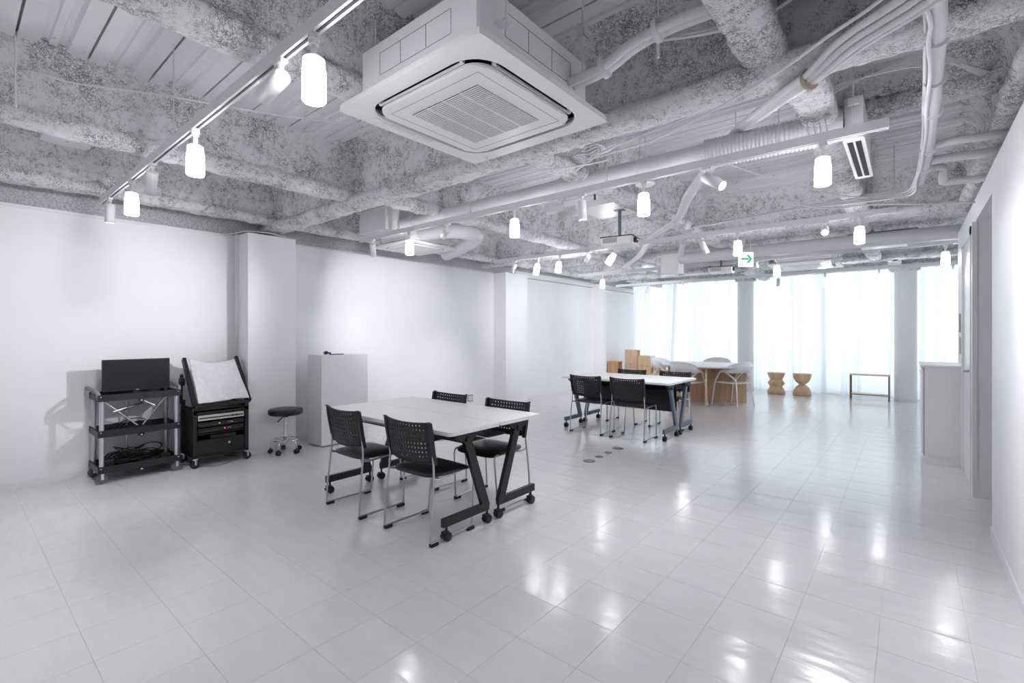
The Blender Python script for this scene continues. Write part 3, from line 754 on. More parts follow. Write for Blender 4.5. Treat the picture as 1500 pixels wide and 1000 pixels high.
run('branch_pipe', [(0.12, 4.75, 2.60), (0.185, 4.78, 2.60), (0.20, 4.80, 2.58), (0.20, 4.82, 2.52), (0.22, 4.84, 2.50), (0.42, 4.90, 2.50), (0.75, 4.95, 2.50)], 0.028, PIPE, 'lowest white pipe with a downward elbow beside the right wall', 'pipe', 5, 14, 'white branch pipes at the right wall')
t = thing('cable_harness', 'loose bunch of thin white cables crossing the dark bay at the upper right corner', 'cable', (0, 0, 0))
for q in range(6):
    MB().tube([(0.12, 2.98+0.02*q, 2.66), (0.19, 3.42+0.01*q, 2.80), (0.30, 3.80+0.015*q, 2.88), (0.58, 4.34+0.02*q, 2.93-0.008*q), (0.9, 4.8, 2.94)], 0.005, 6, 5).obj('cable', CABLE, t)
t = thing('cable_harness', 'four thin white wires curving down to the right end of the second track', 'cable', (0, 0, 0))
for q in range(4):
    d = q*0.03
    MB().tube([(-0.45+d, 3.27, 2.52), (-0.46+d, 3.27, 2.60), (-0.45+d, 3.29, 2.72), (-0.40+d*0.8, 3.31, 2.78-q*0.01), (-0.2, 3.33, 2.80), (0.05, 3.30, 2.76+q*0.012), (0.10, 3.3, 2.62)], 0.0035, 6, 6).obj('wire', CABLE, t)
run('ceiling_cable', [(-0.95, 2.22, 2.80), (-0.84, 2.26, 2.79), (-0.68, 2.30, 2.78), (-0.51, 2.30, 2.80), (-0.33, 2.28, 2.86), (0.1, 2.2, 2.95)], 0.007, CABLE, 'white cable under the refrigerant pipes at top right', 'cable')
run('ceiling_cable', [(-0.95, 2.24, 2.79), (-0.70, 2.26, 2.74), (-0.50, 2.30, 2.74), (-0.28, 2.28, 2.80), (0.1, 2.2, 2.9)], 0.008, CABLE, 'lower of two white cables crossing the girder at top right', 'cable')
run('ceiling_cable', [(0.12, 1.9, 2.6), (-0.05, 2.1, 2.54), (-0.24, 2.20, 2.51), (-0.45, 2.33, 2.49), (-0.75, 2.52, 2.50), (-1.0, 2.65, 2.51), (-1.25, 2.84, 2.56), (-1.7, 3.0, 2.62)], 0.007, CABLE, 'white cable lying along the girder above the conduit bundle', 'cable')
run('ceiling_cable', [(0.10, 1.95, 2.6), (-0.02, 2.16, 2.52), (-0.16, 2.33, 2.50), (-0.33, 2.52, 2.50), (-0.45, 2.7, 2.56)], 0.007, CABLE, 'short white cable hugging the corrugated conduits', 'cable')
run('ceiling_cable', [(-5.9, 0.2, 2.84), (-4.19, 0.23, 2.90), (-3.91, 0.55, 2.89), (-3.68, 0.92, 2.89), (-3.61, 1.13, 2.90), (-3.37, 1.56, 2.89), (-3.06, 1.96, 2.89), (-2.6, 2.1, 2.9)], 0.006, CABLE, 'slack white cable strung across the ribbed deck at upper left', 'cable')
run('ceiling_cable', [(-2.05, 2.62, 2.50), (-1.85, 2.80, 2.52), (-1.70, 2.95, 2.56), (-1.62, 3.0, 2.58)], 0.006, CABLE, 'white cable leading from the girder to the coiled cables', 'cable')
run('ceiling_cable', [(-1.95, 3.10, 2.60), (-1.6, 2.90, 2.60), (-1.2, 2.75, 2.58), (-0.9, 2.62, 2.55)], 0.006, CABLE, 'straight taut white cable crossing right of the large cassette', 'cable')
run('ceiling_cable', [(-2.05, 2.2, 2.62), (-2.05, 2.21, 2.50), (-2.04, 2.22, 2.44), (-2.01, 2.24, 2.42)], 0.006, CABLE, 'short hooked white cable end hanging below the large cassette', 'cable')
run('ceiling_cable', [(-0.95, 5.0, 2.62), (-0.6, 5.15, 2.50), (-0.2, 5.3, 2.50), (0.15, 5.45, 2.47), (0.5, 5.6, 2.46)], 0.008, CABLE, 'sagging white cable left of the right wall above the third track', 'cable')
run('ceiling_cable', [(-1.05, 3.6, 2.60), (-0.75, 4.1, 2.52), (-0.35, 4.9, 2.50), (0.05, 5.3, 2.55)], 0.005, CABLE, 'thin white cable slung from the large right-hand spotlight', 'cable')
run('ceiling_cable', [(-3.2, 4.3, 2.50), (-2.7, 4.5, 2.50), (-2.0, 4.75, 2.62), (-1.5, 5.0, 2.66)], 0.006, CABLE, 'white cable passing over the near projector', 'cable')
run('wall_cable', [(-5.98, 2.75, 2.50), (-5.96, 3.3, 2.485), (-5.97, 3.8, 2.50), (-5.95, 4.6, 2.485), (-5.96, 5.6, 2.495), (-5.95, 6.6, 2.49)], 0.006, CABLE, 'thin white cable along the top edge of the left wall', 'cable')
run('wall_cable', [(-5.97, 2.05, 2.48), (-5.9, 2.15, 2.50), (-5.78, 2.22, 2.52), (-5.70, 2.45, 2.52), (-5.68, 2.62, 2.50)], 0.007, CABLE, 'white cable looping over the top of the first pilaster', 'cable')
# coiled cables with a small junction cup
t = thing('cable_coil', 'tangled coil of white cable with a small cup, right of the large cassette', 'cable', (-1.80, 3.02, 2.66))
for q in range(5):
    rnd = random.Random(q); r = 0.05+0.012*q
    MB().tube([(r*cos(a)*1.3, r*sin(a)*0.9+0.01*q, 0.02*sin(a*2+q)+0.01*q) for a in [i*2*pi/10 for i in range(10)]], 0.0055, 6, 4, closed=True).obj('loop', CABLE, t)
MB().cyl((0.10, 0.05, 0.02), (0.14, 0.12, 0.09), 0.032, n=18).obj('cup', METW, t)
MB().cyl((-0.02, 0.0, -0.05), (-0.02, 0.0, ZD-2.66), 0.005, n=6).obj('hanger_rod', METW, t)

# free hanging rods
for (x, y, z0, lb) in ((-3.90, 0.27, 2.62, 'thin hanging rod at the far upper left'), (-1.02, 3.9, 2.75, 'thin hanging rod in the ribbed bay right of the long duct'), (-1.62, 2.75, 2.60, 'short hanging rod below the girder right of the large cassette'), (-1.25, 3.15, 2.8, 'short hanging rod at the top of the ribbed middle bay'), (-0.1, 5.5, 2.52, 'thin hanging rod above the right end of the third track'), (0.17, 5.52, 2.55, 'thin hanging rod near the right wall with a clamp')):
    b = MB().cyl((x, y, z0), (x, y, ZD), 0.0045, n=8).cyl((x, y, z0+0.03), (x, y, z0+0.045), 0.010, n=6)
    tag(b.obj('hanging_rod', METW), lb, 'rod', 'threaded rods hanging from the deck')

# ceiling items
t = thing('ceiling_speaker', 'flat grey-white box fixed under the deck at the upper left', 'speaker', (-5.30, 0.66, 2.93))
MB().prism(rrect(0.26, 0.30, 0.05, 5), 0, 0.03).obj('plate', ACB, t); MB().box(-0.12, 0.12, -0.13, 0.13, 0.03, 0.15).obj('body', ACB, t); MB().cyl((0.0, 0, -0.002), (0, 0, 0.0), 0.008, n=12).obj('indicator', GREYP, t)
t = thing('ceiling_disc', 'round white ceiling disc behind a glowing lamp on the second track', 'ceiling disc', (-1.66, 3.70, 2.58))
MB().lathe([(0, -0.012), (0.06, -0.010), (0.078, 0.0), (0.078, 0.008), (0.0, 0.01)], n=32).obj('disc', TRIM, t); MB().cyl((0, 0, 0.01), (0, 0, 0.52), 0.006, n=8).obj('stem', METW, t)
t = thing('ceiling_board', 'flat white board hung from short posts above the near projector', 'panel', (-2.45, 4.60, 2.67))
MB().rbox(-0.26, 0.26, -0.30, 0.26, 0.0, 0.06, 0.004).obj('board', ACW, t)
for sx in (-0.2, 0.2): MB().cyl((sx, 0.0, 0.06), (sx, 0, ZD-2.67), 0.012, n=8).obj('post', GREYM, t)
def projector(x, y, z, rz, label, pole):
    t = thing('projector', label, 'projector', (x, y, z), rz, 'ceiling projectors')
    MB().rbox(-0.17, 0.17, -0.13, 0.13, 0.0, 0.085, 0.010).obj('case', ACW, t)
    MB().box(-0.172, 0.172, -0.131, 0.131, 0.082, 0.090).obj('top_edge', BLK, t)
    b = MB()
    for q in range(12): b.box(-0.14+q*0.013, -0.133+q*0.013, -0.1315, -0.129, 0.02, 0.07)
    b.obj('vent', GREYP, t)
    MB().cyl((0.17, -0.04, 0.045), (0.19, -0.04, 0.045), 0.028, n=18).cyl((0.17, 0.06, 0.045), (0.18, 0.06, 0.045), 0.012, n=12).obj('lens', BLK, t)
    MB().box(-0.014, 0.014, -0.014, 0.014, 0.10, pole).box(-0.05, 0.05, -0.04, 0.04, 0.092, 0.104).box(-0.055, 0.055, -0.03, 0.03, pole-0.008, pole).obj('mount_pole', GREYM, t)
    return t
projector(-2.36, 4.62, 2.285, 0.15, 'near white projector hanging under the flat ceiling board', 0.385)
projector(-2.25, 7.80, 2.30, 0.15, 'far white projector hanging left of the green arrow sign', 0.45)
# exit sign
t = thing('exit_sign', 'small lit exit sign with a green arrow pointing right', 'sign', (-1.62, 6.70, 2.225), 0.695)
MB().rbox(-0.095, 0.095, 0.0, 0.03, 0, 0.19, 0.004).obj('sign_box', SIGNW, t)
def sign():
    b = MB(); y = -0.0015
    def quad(P): b.add([(x, y, z) for x, z in P]+[(x, 0.001, z) for x, z in P], [tuple(range(len(P))), tuple(reversed(range(len(P), 2*len(P))))]+[(i, (i+1) % len(P), len(P)+(i+1) % len(P), len(P)+i) for i in range(len(P))])
    quad([(-0.068, 0.092), (0.03, 0.092), (0.03, 0.112), (-0.068, 0.112)])
    quad([(0.0, 0.050), (0.030, 0.050), (0.072, 0.102), (0.042, 0.102)]); quad([(0.042, 0.102), (0.072, 0.102), (0.030, 0.154), (0.0, 0.154)])
    b.obj('arrow', SIGNG, t)
    b = MB()
    for x0 in (-0.080, -0.055): quad2 = b.box(x0, x0+0.006, -0.0015, 0.001, 0.015, 0.045)
    b.box(-0.074, -0.067, -0.0015, 0.001, 0.027, 0.032); b.box(-0.049, -0.042, -0.0015, 0.001, 0.027, 0.032)
    b.obj('small_figures', SIGNG, t)
sign()
MB().cyl((-0.06, 0.015, 0.19), (-0.06, 0.015, ZD-2.225), 0.004, n=6).obj('hanger', METW, t)
MB().cyl((0.06, 0.015, 0.19), (0.06, 0.015, ZD-2.225), 0.004, n=6).obj('hanger', METW, t)

# ------------------------------------------------------------------ tables
def caster(b, x, y, r, w=0.022, z=None):
    z = r if z is None else z
    for s_ in (-1, 1): b.cyl((x+s_*0.004, y, z), (x+s_*w, y, z), r, n=18)
    b.cyl((x-0.006, y, z), (x+0.006, y, z), r*0.5, n=12)
def folding_table(cx, y0, y1, z, L, flip, post_m, label, loc_group, panel):
    # y0 = outer long edge, y1 = seam edge ; flip = -1 when the outer edge is the far one
    t = thing('folding_table', label, 'table', (cx, (y0+y1)/2, 0), 0, loc_group)
    W = abs(y1-y0)-0.004; s = 1 if y1 > y0 else -1
    MB().prism(rrect(L, W, 0.03, 5), z-0.026, z).obj('table_top', TOPW, t)
    for sx in (-1, 1):
        x = sx*(L/2-0.075)
        n_ = -s*(W/2)          # local y of outer edge
        yo = -s*(W/2-0.0); yi = s*(W/2-0.05)
        b = MB().box(x-0.015, x+0.015, min(yo, yi)-0.0, max(yo, yi), 0.095, 0.150)
        b.obj('foot_bar', post_m[0], t)
        # slanted post from inner end of the foot to under the top
        yt = -s*0.03
        p0 = Vector((x, yi-s*0.03, 0.13)); p1 = Vector((x, yt, z-0.07))
        d = (p1-p0); ly = 0.035
        b = MB(); vs = []
        for p in (p0, p1):
            for dx, dy in ((-0.016, -ly), (0.016, -ly), (0.016, ly), (-0.016, ly)): vs.append((p.x+dx, p.y+dy, p.z))
        b.add(vs, [(0, 3, 2, 1), (4, 5, 6, 7), (0, 1, 5, 4), (1, 2, 6, 5), (2, 3, 7, 6), (3, 0, 4, 7)])
        b.obj('slanted_post', post_m[0], t)
        b = MB().prism([(-0.13, 0.0), (0.13, 0.0), (0.09, -0.045), (0.03, -0.075), (-0.03, -0.075), (-0.10, -0.03)], -0.018, 0.018,
                       Matrix.Translation((x, yt, z-0.027)) @ Matrix.Rotation(pi/2, 4, 'Z') @ Matrix.Rotation(pi/2, 4, 'X'))
        b.cyl((x-0.03, yt, z-0.085), (x+0.03, yt, z-0.085), 0.020, n=16)
        b.obj('hinge_bracket', post_m[1], t)
        for yy in (yo+s*0.035, yi-s*0.01):
            b = MB(); caster(b, x, yy, 0.030); b.box(x-0.018, x+0.018, yy-0.03, yy+0.012, 0.045, 0.064); b.cyl((x, yy, 0.05), (x, yy, 0.1), 0.008, n=10)
            b.box(x-0.010, x+0.010, yy-0.045, yy-0.02, 0.035, 0.05)
            b.obj('caster', BLK, t)
    MB().box(-L/2+0.08, L/2-0.08, -0.022, 0.022, z-0.07, z-0.04).obj('cross_beam', post_m[1], t)
    MB().box(-L/2+0.14, L/2-0.14, s*0.12-0.10, s*0.12+0.10, z-0.135, z-0.125).obj('storage_shelf', BLKM, t)
    if panel:
        MB().box(-L/2+0.12, L/2-0.12, s*0.2-0.008, s*0.2+0.008, z-0.42, z-0.06).obj('modesty_panel', BLK, t)
    return t
folding_table(-3.06, 2.085, 2.575, 0.72, 1.61, 1, (BLKM, BLKM), 'near white-topped folding table, front half of the near pair', 'folding tables on casters', False)
folding_table(-3.06, 3.065, 2.575, 0.72, 1.61, -1, (BLKM, BLKM), 'near white-topped folding table, rear half of the near pair', 'folding tables on casters', False)
folding_table(-3.09, 5.785, 6.285, 0.735, 1.62, 1, (GREYM, BLKM), 'far white-topped folding table with legs greyed to show reflected light, front half of the far pair', 'folding tables on casters', True)  # leg colour lightened to stand for light reflected off the frame
folding_table(-3.09, 6.785, 6.285, 0.735, 1.62, -1, (GREYM, BLKM), 'far white-topped folding table with legs greyed to show reflected light, rear half of the far pair', 'folding tables on casters', True)

# ------------------------------------------------------------------ stacking chairs
def stacking_chair():
    t = thing('stacking_chair', '', 'chair', (0, 0, 0), 0, 'black stacking chairs with chrome sled frames')
    # sled frame, one bent rod per side; +y is the front
    for sx in (-1, 1):
        x = sx*0.236; xi = sx*0.215
        pts = [(xi*1.02, -0.195, 0.72), (xi*1.03, -0.182, 0.60), (xi*1.04, -0.176, 0.50), (x*0.98, -0.183, 0.40), (x, -0.205, 0.20), (x, -0.213, 0.055), (x, -0.208, 0.026), (x, -0.180, 0.020),
               (x*0.99, 0.0, 0.020), (x*0.97, 0.150, 0.020), (x*0.965, 0.176, 0.026), (x*0.96, 0.182, 0.055), (x*0.93, 0.195, 0.25), (x*0.91, 0.205, 0.385), (x*0.90, 0.195, 0.415), (x*0.89, 0.16, 0.425), (x*0.90, 0.0, 0.415), (xi*1.04, -0.13, 0.41), (xi*1.05, -0.185, 0.425)]
        MB().tube(pts, 0.0075, 8, 3).obj('sled_leg', SATIN, t)
        for y in (-0.185, 0.150):
            MB().box(x-0.013, x+0.013, y-0.030, y+0.030, 0.0, 0.022).obj('foot_pad', BLK, t)
    MB().tube([(-0.21, 0.15, 0.418), (0.21, 0.15, 0.418)], 0.007, 8).obj('cross_rod', SATIN, t)
    MB().tube([(-0.21, -0.11, 0.408), (0.21, -0.11, 0.408)], 0.007, 8).obj('cross_rod', SATIN, t)
    # seat pad
    vs = []; nx, ny = 14, 14
    def sh(u, v, top):
        k_ = 0.80+0.20*min(1, (v+1)*1.2)
        x = u*0.225*(1-0.10*max(0, -v)**2)*(1 if abs(u) < 1 else 1); y = v*0.205+0.01
        # superellipse corners
        if abs(u) > 0.7 and abs(v) > 0.7: pass
        dome = (1-u**4)*(1-v**4)
        z = 0.435+0.020*dome - 0.02*max(0, v-0.6)/0.4 if top else 0.425-0.016*(1-u**2)*(1-v**2) - 0.02*max(0, v-0.6)/0.4
        return x, y, z
    def sq(u, v):
        # map square to rounded square
        r = max(abs(u), abs(v)); 
        if r < 1e-6: return u, v
        e = 5.0; nrm = (abs(u/r)**e+abs(v/r)**e)**(1/e)
        return u/nrm, v/nrm
    for top in (1, 0):
        for j in range(ny+1):
            for i in range(nx+1):
                u, v = sq(-1+2*i/nx, -1+2*j/ny); vs.append(sh(u, v, top))
    m = (nx+1)*(ny+1); fs = []
    for j in range(ny):
        for i in range(nx):
            a = j*(nx+1)+i; fs.append((a, a+1, a+nx+2, a+nx+1)); fs.append((m+a, m+a+nx+1, m+a+nx+2, m+a+1))
    edge = [i for i in range(nx+1)]+[j*(nx+1)+nx for j in range(1, ny+1)]+[ny*(nx+1)+i for i in range(nx-1, -1, -1)]+[j*(nx+1) for j in range(ny-1, 0, -1)]
    for q in range(len(edge)):
        a = edge[q]; c = edge[(q+1) % len(edge)]; fs.append((a, m+a, m+c, c))
    MB().add(vs, fs, True).obj('seat', SEAT, t)
    # perforated backrest: curved sheet with real square holes
    NX, NZ = 15, 9; W = 0.440; Z0, Z1 = 0.525, 0.785
    def bp(u, v):   # u in -1..1, v in 0..1
        w = W/2*(1.0-0.03*(1-v))
        x = u*w
        zt = Z1-0.010*(1-u*u) + 0.0; zb_ = Z0-0.012*(1-u*u)*1.5
        z = zb_+(zt-zb_)*v
        y = -0.178-0.035*v-0.030*(1-u*u)+0.010*(1-v)**2
        return (x, y, z)
    b = MB()
    for i in range(NX):
        for j in range(NZ):
            u0, u1 = -1+2*i/NX, -1+2*(i+1)/NX; v0, v1 = j/NZ, (j+1)/NZ
            hole = 1 <= i <= NX-2 and 1 <= j <= NZ-1 and not (j == NZ-1 and i in (1, NX-2)) 
            if j == 0: hole = False
            P = [bp(u0, v0), bp(u1, v0), bp(u1, v1), bp(u0, v1)]
            if hole:
                cu, cv = (u0+u1)/2, (v0+v1)/2; hu, hv = (u1-u0)*0.18, (v1-v0)*0.165
                P += [bp(cu-hu, cv-hv), bp(cu+hu, cv-hv), bp(cu+hu, cv+hv), bp(cu-hu, cv+hv)]
                b.add(P, [(0, 1, 5, 4), (1, 2, 6, 5), (2, 3, 7, 6), (3, 0, 4, 7)], True)
            else: b.add(P, [(0, 1, 2, 3)], True)
    o = b.obj('backrest', BLK, t)
    me = o.data
    import bmesh
    bm = bmesh.new(); bm.from_mesh(me); bmesh.ops.remove_doubles(bm, verts=bm.verts, dist=0.0004); bm.to_mesh(me); bm.free()
    so = o.modifiers.new('thick', 'SOLIDIFY'); so.thickness = 0.006; so.offset = 0
    # raised rim: side rails and edges
    for sx in (-1, 1):
        pts = [Vector(bp(sx*1.0, v)) for v in (-0.06, 0.25, 0.5, 0.75, 1.0)]
        pts.append(pts[-1]+Vector((0, -0.016, 0.010)))
        b = MB(); 
        vs = []
        for q, p in enumerate(pts):
            w = 0.012 if q < 5 else 0.006; dd = 0.016 if q < 4 else 0.012
            for dx, dy in ((-w, -dd*0.6), (w, -dd*0.6), (w, dd), (-w, dd)): vs.append((p.x+sx*0.006+dx, p.y+dy, p.z))
        fs = []
        for q in range(len(pts)-1):
            for k_ in range(4): fs.append((q*4+k_, q*4+(k_+1) % 4, q*4+4+(k_+1) % 4, q*4+4+k_))
        fs += [(3, 2, 1, 0), tuple(range(len(pts)*4-4, len(pts)*4))]
        b.add(vs, fs); b.obj('back_rail', BLK, t)
    MB().tube([bp(-1+2*i/10, 1.0) for i in range(11)], 0.0065, 6).obj('back_rim', BLK, t)
    MB().tube([bp(-1+2*i/10, 0.0) for i in range(11)], 0.0055, 6).obj('back_rim', BLK, t)
    return t
CH = stacking_chair()
chairs = [(-2.57, 2.195, 0.02, 'black perforated-back stacking chair, right one on the front side of the near table'),
          (-3.31, 2.17, -0.02, 'black perforated-back stacking chair, left one on the front side of the near table'),
          (-2.63, 2.885, pi+0.02, 'black perforated-back stacking chair, right one behind the near table'),
          (-3.38, 2.90, pi-0.03, 'black perforated-back stacking chair, left one behind the near table, mostly hidden'),
          (-2.76, 5.80, 0.0, 'black stacking chair, right one on the front side of the far table'),
          (-3.37, 5.80, 0.0, 'black stacking chair, left one on the front side of the far table'),
          (-2.67, 6.78, pi, 'black stacking chair, right one behind the far table'),
          (-3.36, 6.78, pi, 'black stacking chair, left one behind the far table')]
for i, (x, y, rz, lb) in enumerate(chairs):
    if i == 0: CH.location = (x, y, 0); CH.rotation_euler = (0, 0, rz); CH['label'] = lb
    else: dup(CH, (x, y, 0), rz, lb)

# ------------------------------------------------------------------ tool trolley with monitor
t = thing('folding_trolley', 'folding three-tray trolley with aluminium posts and black trays by the left wall', 'trolley', (-5.76, 1.21, 0))
Lx, Ly = 0.17, 0.285
for sx in (-1, 1):
    for sy in (-1, 1):
        MB().cyl((sx*Lx, sy*Ly, 0.11), (sx*Lx, sy*Ly, 0.80), 0.018, n=18).obj('post', ALU, t)
        b = MB(); caster(b, sx*Lx, sy*Ly, 0.045, 0.014, 0.045); c_ = b.obj('caster', RUBB, t)
        MB().box(sx*Lx-0.019, sx*Lx-0.016, sy*Ly-0.006, sy*Ly+0.014, 0.04, 0.095).box(sx*Lx+0.016, sx*Lx+0.019, sy*Ly-0.006, sy*Ly+0.014, 0.04, 0.095).box(sx*Lx-0.019, sx*Lx+0.019, sy*Ly-0.012, sy*Ly+0.020, 0.093, 0.108).obj('fork', CHROME, c_)
for z in (0.775, 0.452, 0.128):
    b = MB()
    b.box(-Lx-0.02, Lx+0.02, -Ly-0.02, Ly+0.02, z-0.030, z-0.024)
    for sx in (-1, 1): b.box(sx*(Lx+0.02)-0.008, sx*(Lx+0.02)+0.008, -Ly-0.03, Ly+0.03, z-0.032, z+0.028)
    for sy in (-1, 1): b.box(-Lx-0.02, Lx+0.02, sy*(Ly+0.02)-0.008, sy*(Ly+0.02)+0.008, z-0.032, z+0.022)
    tr = b.obj('tray', BLK, t)
    b = MB()
    for sx in (-1, 1):
        for y in (-Ly-0.01, Ly+0.01): b.cyl((sx*(Lx+0.028), y, z+0.012), (sx*(Lx+0.034), y, z+0.012), 0.006, n=10)
    b.cyl((Lx+0.03, 0, z-0.045), (Lx+0.036, 0, z-0.045), 0.008, n=10)
    b.obj('rivets', CHROME, tr)
    MB().cyl((Lx+0.012, 0, z-0.035), (Lx+0.030, 0, z-0.035), 0.026, n=16).obj('pivot', BLK, tr)
for sy in (-1, 1):
    MB().tube([(-Lx-0.02, sy*(Ly+0.045), 0.845), (-Lx+0.08, sy*(Ly+0.04), 0.84), (Lx-0.04, sy*(Ly+0.03), 0.83), (Lx, sy*(Ly+0.022), 0.80), (Lx, sy*(Ly+0.02), 0.785)], 0.018, 12, 4).obj('handle', GREYP, t)
b = MB()
for (p, q) in (((Lx-0.01, -Ly+0.02, 0.74), (Lx-0.02, -0.02, 0.49)), ((Lx-0.01, Ly-0.09, 0.74), (Lx-0.02, 0.02, 0.49)), ((Lx-0.005, -0.20, 0.64), (Lx-0.005, -0.05, 0.68)), ((Lx-0.005, 0.12, 0.66), (Lx-0.005, 0.0, 0.735)),
               ((-Lx+0.01, -0.04, 0.13), (-Lx+0.01, -0.04, 0.75))):
    b.cyl(p, q, 0.008, n=8)
b.obj('fold_brace', SATIN, t)
MB().box(Lx-0.010, Lx+0.002, -0.14, 0.02, -0.010, 0.010, Matrix.Translation((0, 0, 0.70)) @ Matrix.Rotation(0.36, 4, 'X')).obj('lock_lever', BLK, t)

t = thing('monitor', 'black flat monitor standing on the folding trolley', 'monitor', (-5.70, 1.205, 0.7515))
MB().rbox(-0.018, 0.018, -0.260, 0.260, 0.066, 0.362, 0.004).rbox(-0.05, -0.015, -0.15, 0.15, 0.12, 0.30, 0.01).obj('cabinet', BLK, t)
MB().box(0.018, 0.0195, -0.252, 0.252, 0.077, 0.355).obj('screen', SCREEN, t)
MB().box(0.019, 0.0200, -0.012, 0.012, 0.069, 0.075).obj('badge', SILV, t)
MB().box(-0.02, 0.0, -0.03, 0.03, 0.008, 0.10).rbox(-0.08, 0.08, -0.13, 0.13, 0.0, 0.012, 0.004).obj('stand', BLK, t)
for i, (x, y, w, d, h, lb) in enumerate(((-5.63, 1.02, 0.05, 0.10, 0.02, 'small black adapter left of the monitor stand'), (-5.63, 1.38, 0.06, 0.12, 0.022, 'small black box right of the monitor stand'))):
    o = MB().rbox(-w/2, w/2, -d/2, d/2, 0, h, 0.004).obj('adapter', BLK, loc=(x, y, 0.754)); tag(o, lb, 'adapter')
def tangle(name, label, cx, cy, z, rx, ry, hz, n, r, seed):
    rnd = random.Random(seed); b = MB()
    for q in range(n):
        px = cx+rnd.uniform(-rx, rx)*0.45; py = cy+rnd.uniform(-ry, ry)*0.55; a = rnd.uniform(0.04, 0.10); tilt = rnd.uniform(-0.9, 0.9); ph = rnd.random()*6
        zz = z+a*abs(sin(tilt))*0.7+rnd.uniform(0.008, hz)
        pts = []
        for k_ in range(10):
            th = 2*pi*k_/10
            x = px+a*cos(th)*0.8; y = py+a*sin(th)*1.3; w = zz+a*0.7*sin(tilt)*sin(th+ph)
            pts.append((max(cx-rx, min(cx+rx, x)), max(cy-ry, min(cy+ry, y)), max(z+0.008, w)))
        b.tube(pts, r, 6, 3, closed=True)
    return tag(b.obj(name, BLK), label, 'cable')
tangle('cable_tangle', 'heap of tangled black cables on the bottom tray of the trolley', -5.76, 1.20, 0.105, 0.15, 0.24, 0.09, 34, 0.0045, 3)
tangle('cable_tangle', 'flat coils of black cable on the middle tray of the trolley', -5.76, 1.15, 0.430, 0.15, 0.22, 0.012, 14, 0.004, 8)
for i, (y, w, h, lb) in enumerate(((0.99, 0.07, 0.09, 'black power adapter at the left of the bottom tray'), (1.42, 0.08, 0.07, 'black power adapter at the right of the bottom tray'))):
    o = MB().rbox(-0.03, 0.03, -w/2, w/2, 0, h, 0.005).obj('adapter', BLK, loc=(-5.66, y, 0.106)); tag(o, lb, 'adapter')

# ------------------------------------------------------------------ equipment rack on casters with slanted top
t = thing('equipment_rack', 'black wheeled equipment rack with slanted top rails beside the trolley', 'rack', (-5.70, 1.875, 0))
hx, hy = 0.20, 0.255
for sy in (-1, 1):
    MB().rbox(hx-0.04, hx, sy*(hy-0.012)-0.018, sy*(hy-0.012)+0.018, 0.10, 0.66, 0.003).obj('upright', BLKM, t)
    MB().rbox(-hx, -hx+0.04, sy*(hy-0.012)-0.018, sy*(hy-0.012)+0.018, 0.10, 0.66, 0.003).obj('upright', BLKM, t)
    MB().box(-hx+0.04, hx-0.04, sy*(hy-0.02)-0.003, sy*(hy-0.02)+0.003, 0.12, 0.60).obj('side_panel', BLKM, t)
    # slanted rail from the front lower corner up to the back
    p0 = Vector((hx+0.03, sy*hy, 0.63)); p1 = Vector((-0.13, sy*hy*0.98, 1.09)); d = (p1-p0).normalized(); nrm = Vector((d.z, 0, -d.x))
    vs = []
    for p in (p0, p1):
        for a, c in ((-0.026, -0.016), (0.026, -0.016), (0.026, 0.016), (-0.026, 0.016)): vs.append(p+nrm*a+Vector((0, c, 0)))
    MB().add(vs, [(0, 3, 2, 1), (4, 5, 6, 7), (0, 1, 5, 4), (1, 2, 6, 5), (2, 3, 7, 6), (3, 0, 4, 7)]).obj('slanted_rail', BLKM, t)
    MB().tube([(-hx+0.02, sy*hy, 0.62), (-0.16, sy*(hy+0.012), 0.82), (-0.10, sy*(hy+0.02), 0.93)], 0.016, 10, 5).cyl((-0.07, sy*(hy+0.01), 0.86), (-0.07, sy*(hy+0.045), 0.86), 0.045, n=20).obj('tilt_arm', BLKM, t)
MB().box(hx-0.005, hx+0.035, -hy, hy, 0.615, 0.650).box(-hx, hx, -hy, hy, 0.56, 0.575).box(hx-0.02, hx, -hy, hy, 0.535, 0.578).obj('front_rail', BLKM, t)
MB().box(-hx, hx, -hy, hy, 0.10, 0.115).box(-hx, -hx+0.01, -hy, hy, 0.11, 0.56).box(hx-0.03, hx-0.02, -hy+0.03, hy-0.03, 0.115, 0.26).obj('base', BLKM, t)
MB().box(hx-0.25, hx-0.02, -hy+0.03, hy-0.03, 0.325, 0.333).box(hx-0.25, hx-0.02, -hy+0.03, hy-0.03, 0.262, 0.268).obj('shelf', BLKM, t)
MB().lathe([(0.012, 0), (0.012, 0.004), (0, 0.005)], n=16, M=Matrix.Translation((hx-0.019, 0.075, 0.21)) @ Matrix.Rotation(pi/2, 4, 'Y')).obj('badge', SILV, t)
for sx in (-1, 1):
    for sy in (-1, 1):
        x, y = sx*(hx-0.01), sy*(hy-0.01)
        b = MB(); caster(b, x, y, 0.040, 0.014, 0.040); c_ = b.obj('caster', BLK, t)
        MB().box(x-0.019, x-0.016, y-0.004, y+0.014, 0.035, 0.09).box(x+0.016, x+0.019, y-0.004, y+0.014, 0.035, 0.09).box(x-0.022, x+0.022, y-0.022, y+0.022, 0.085, 0.10).obj('fork', CHROME, c_)
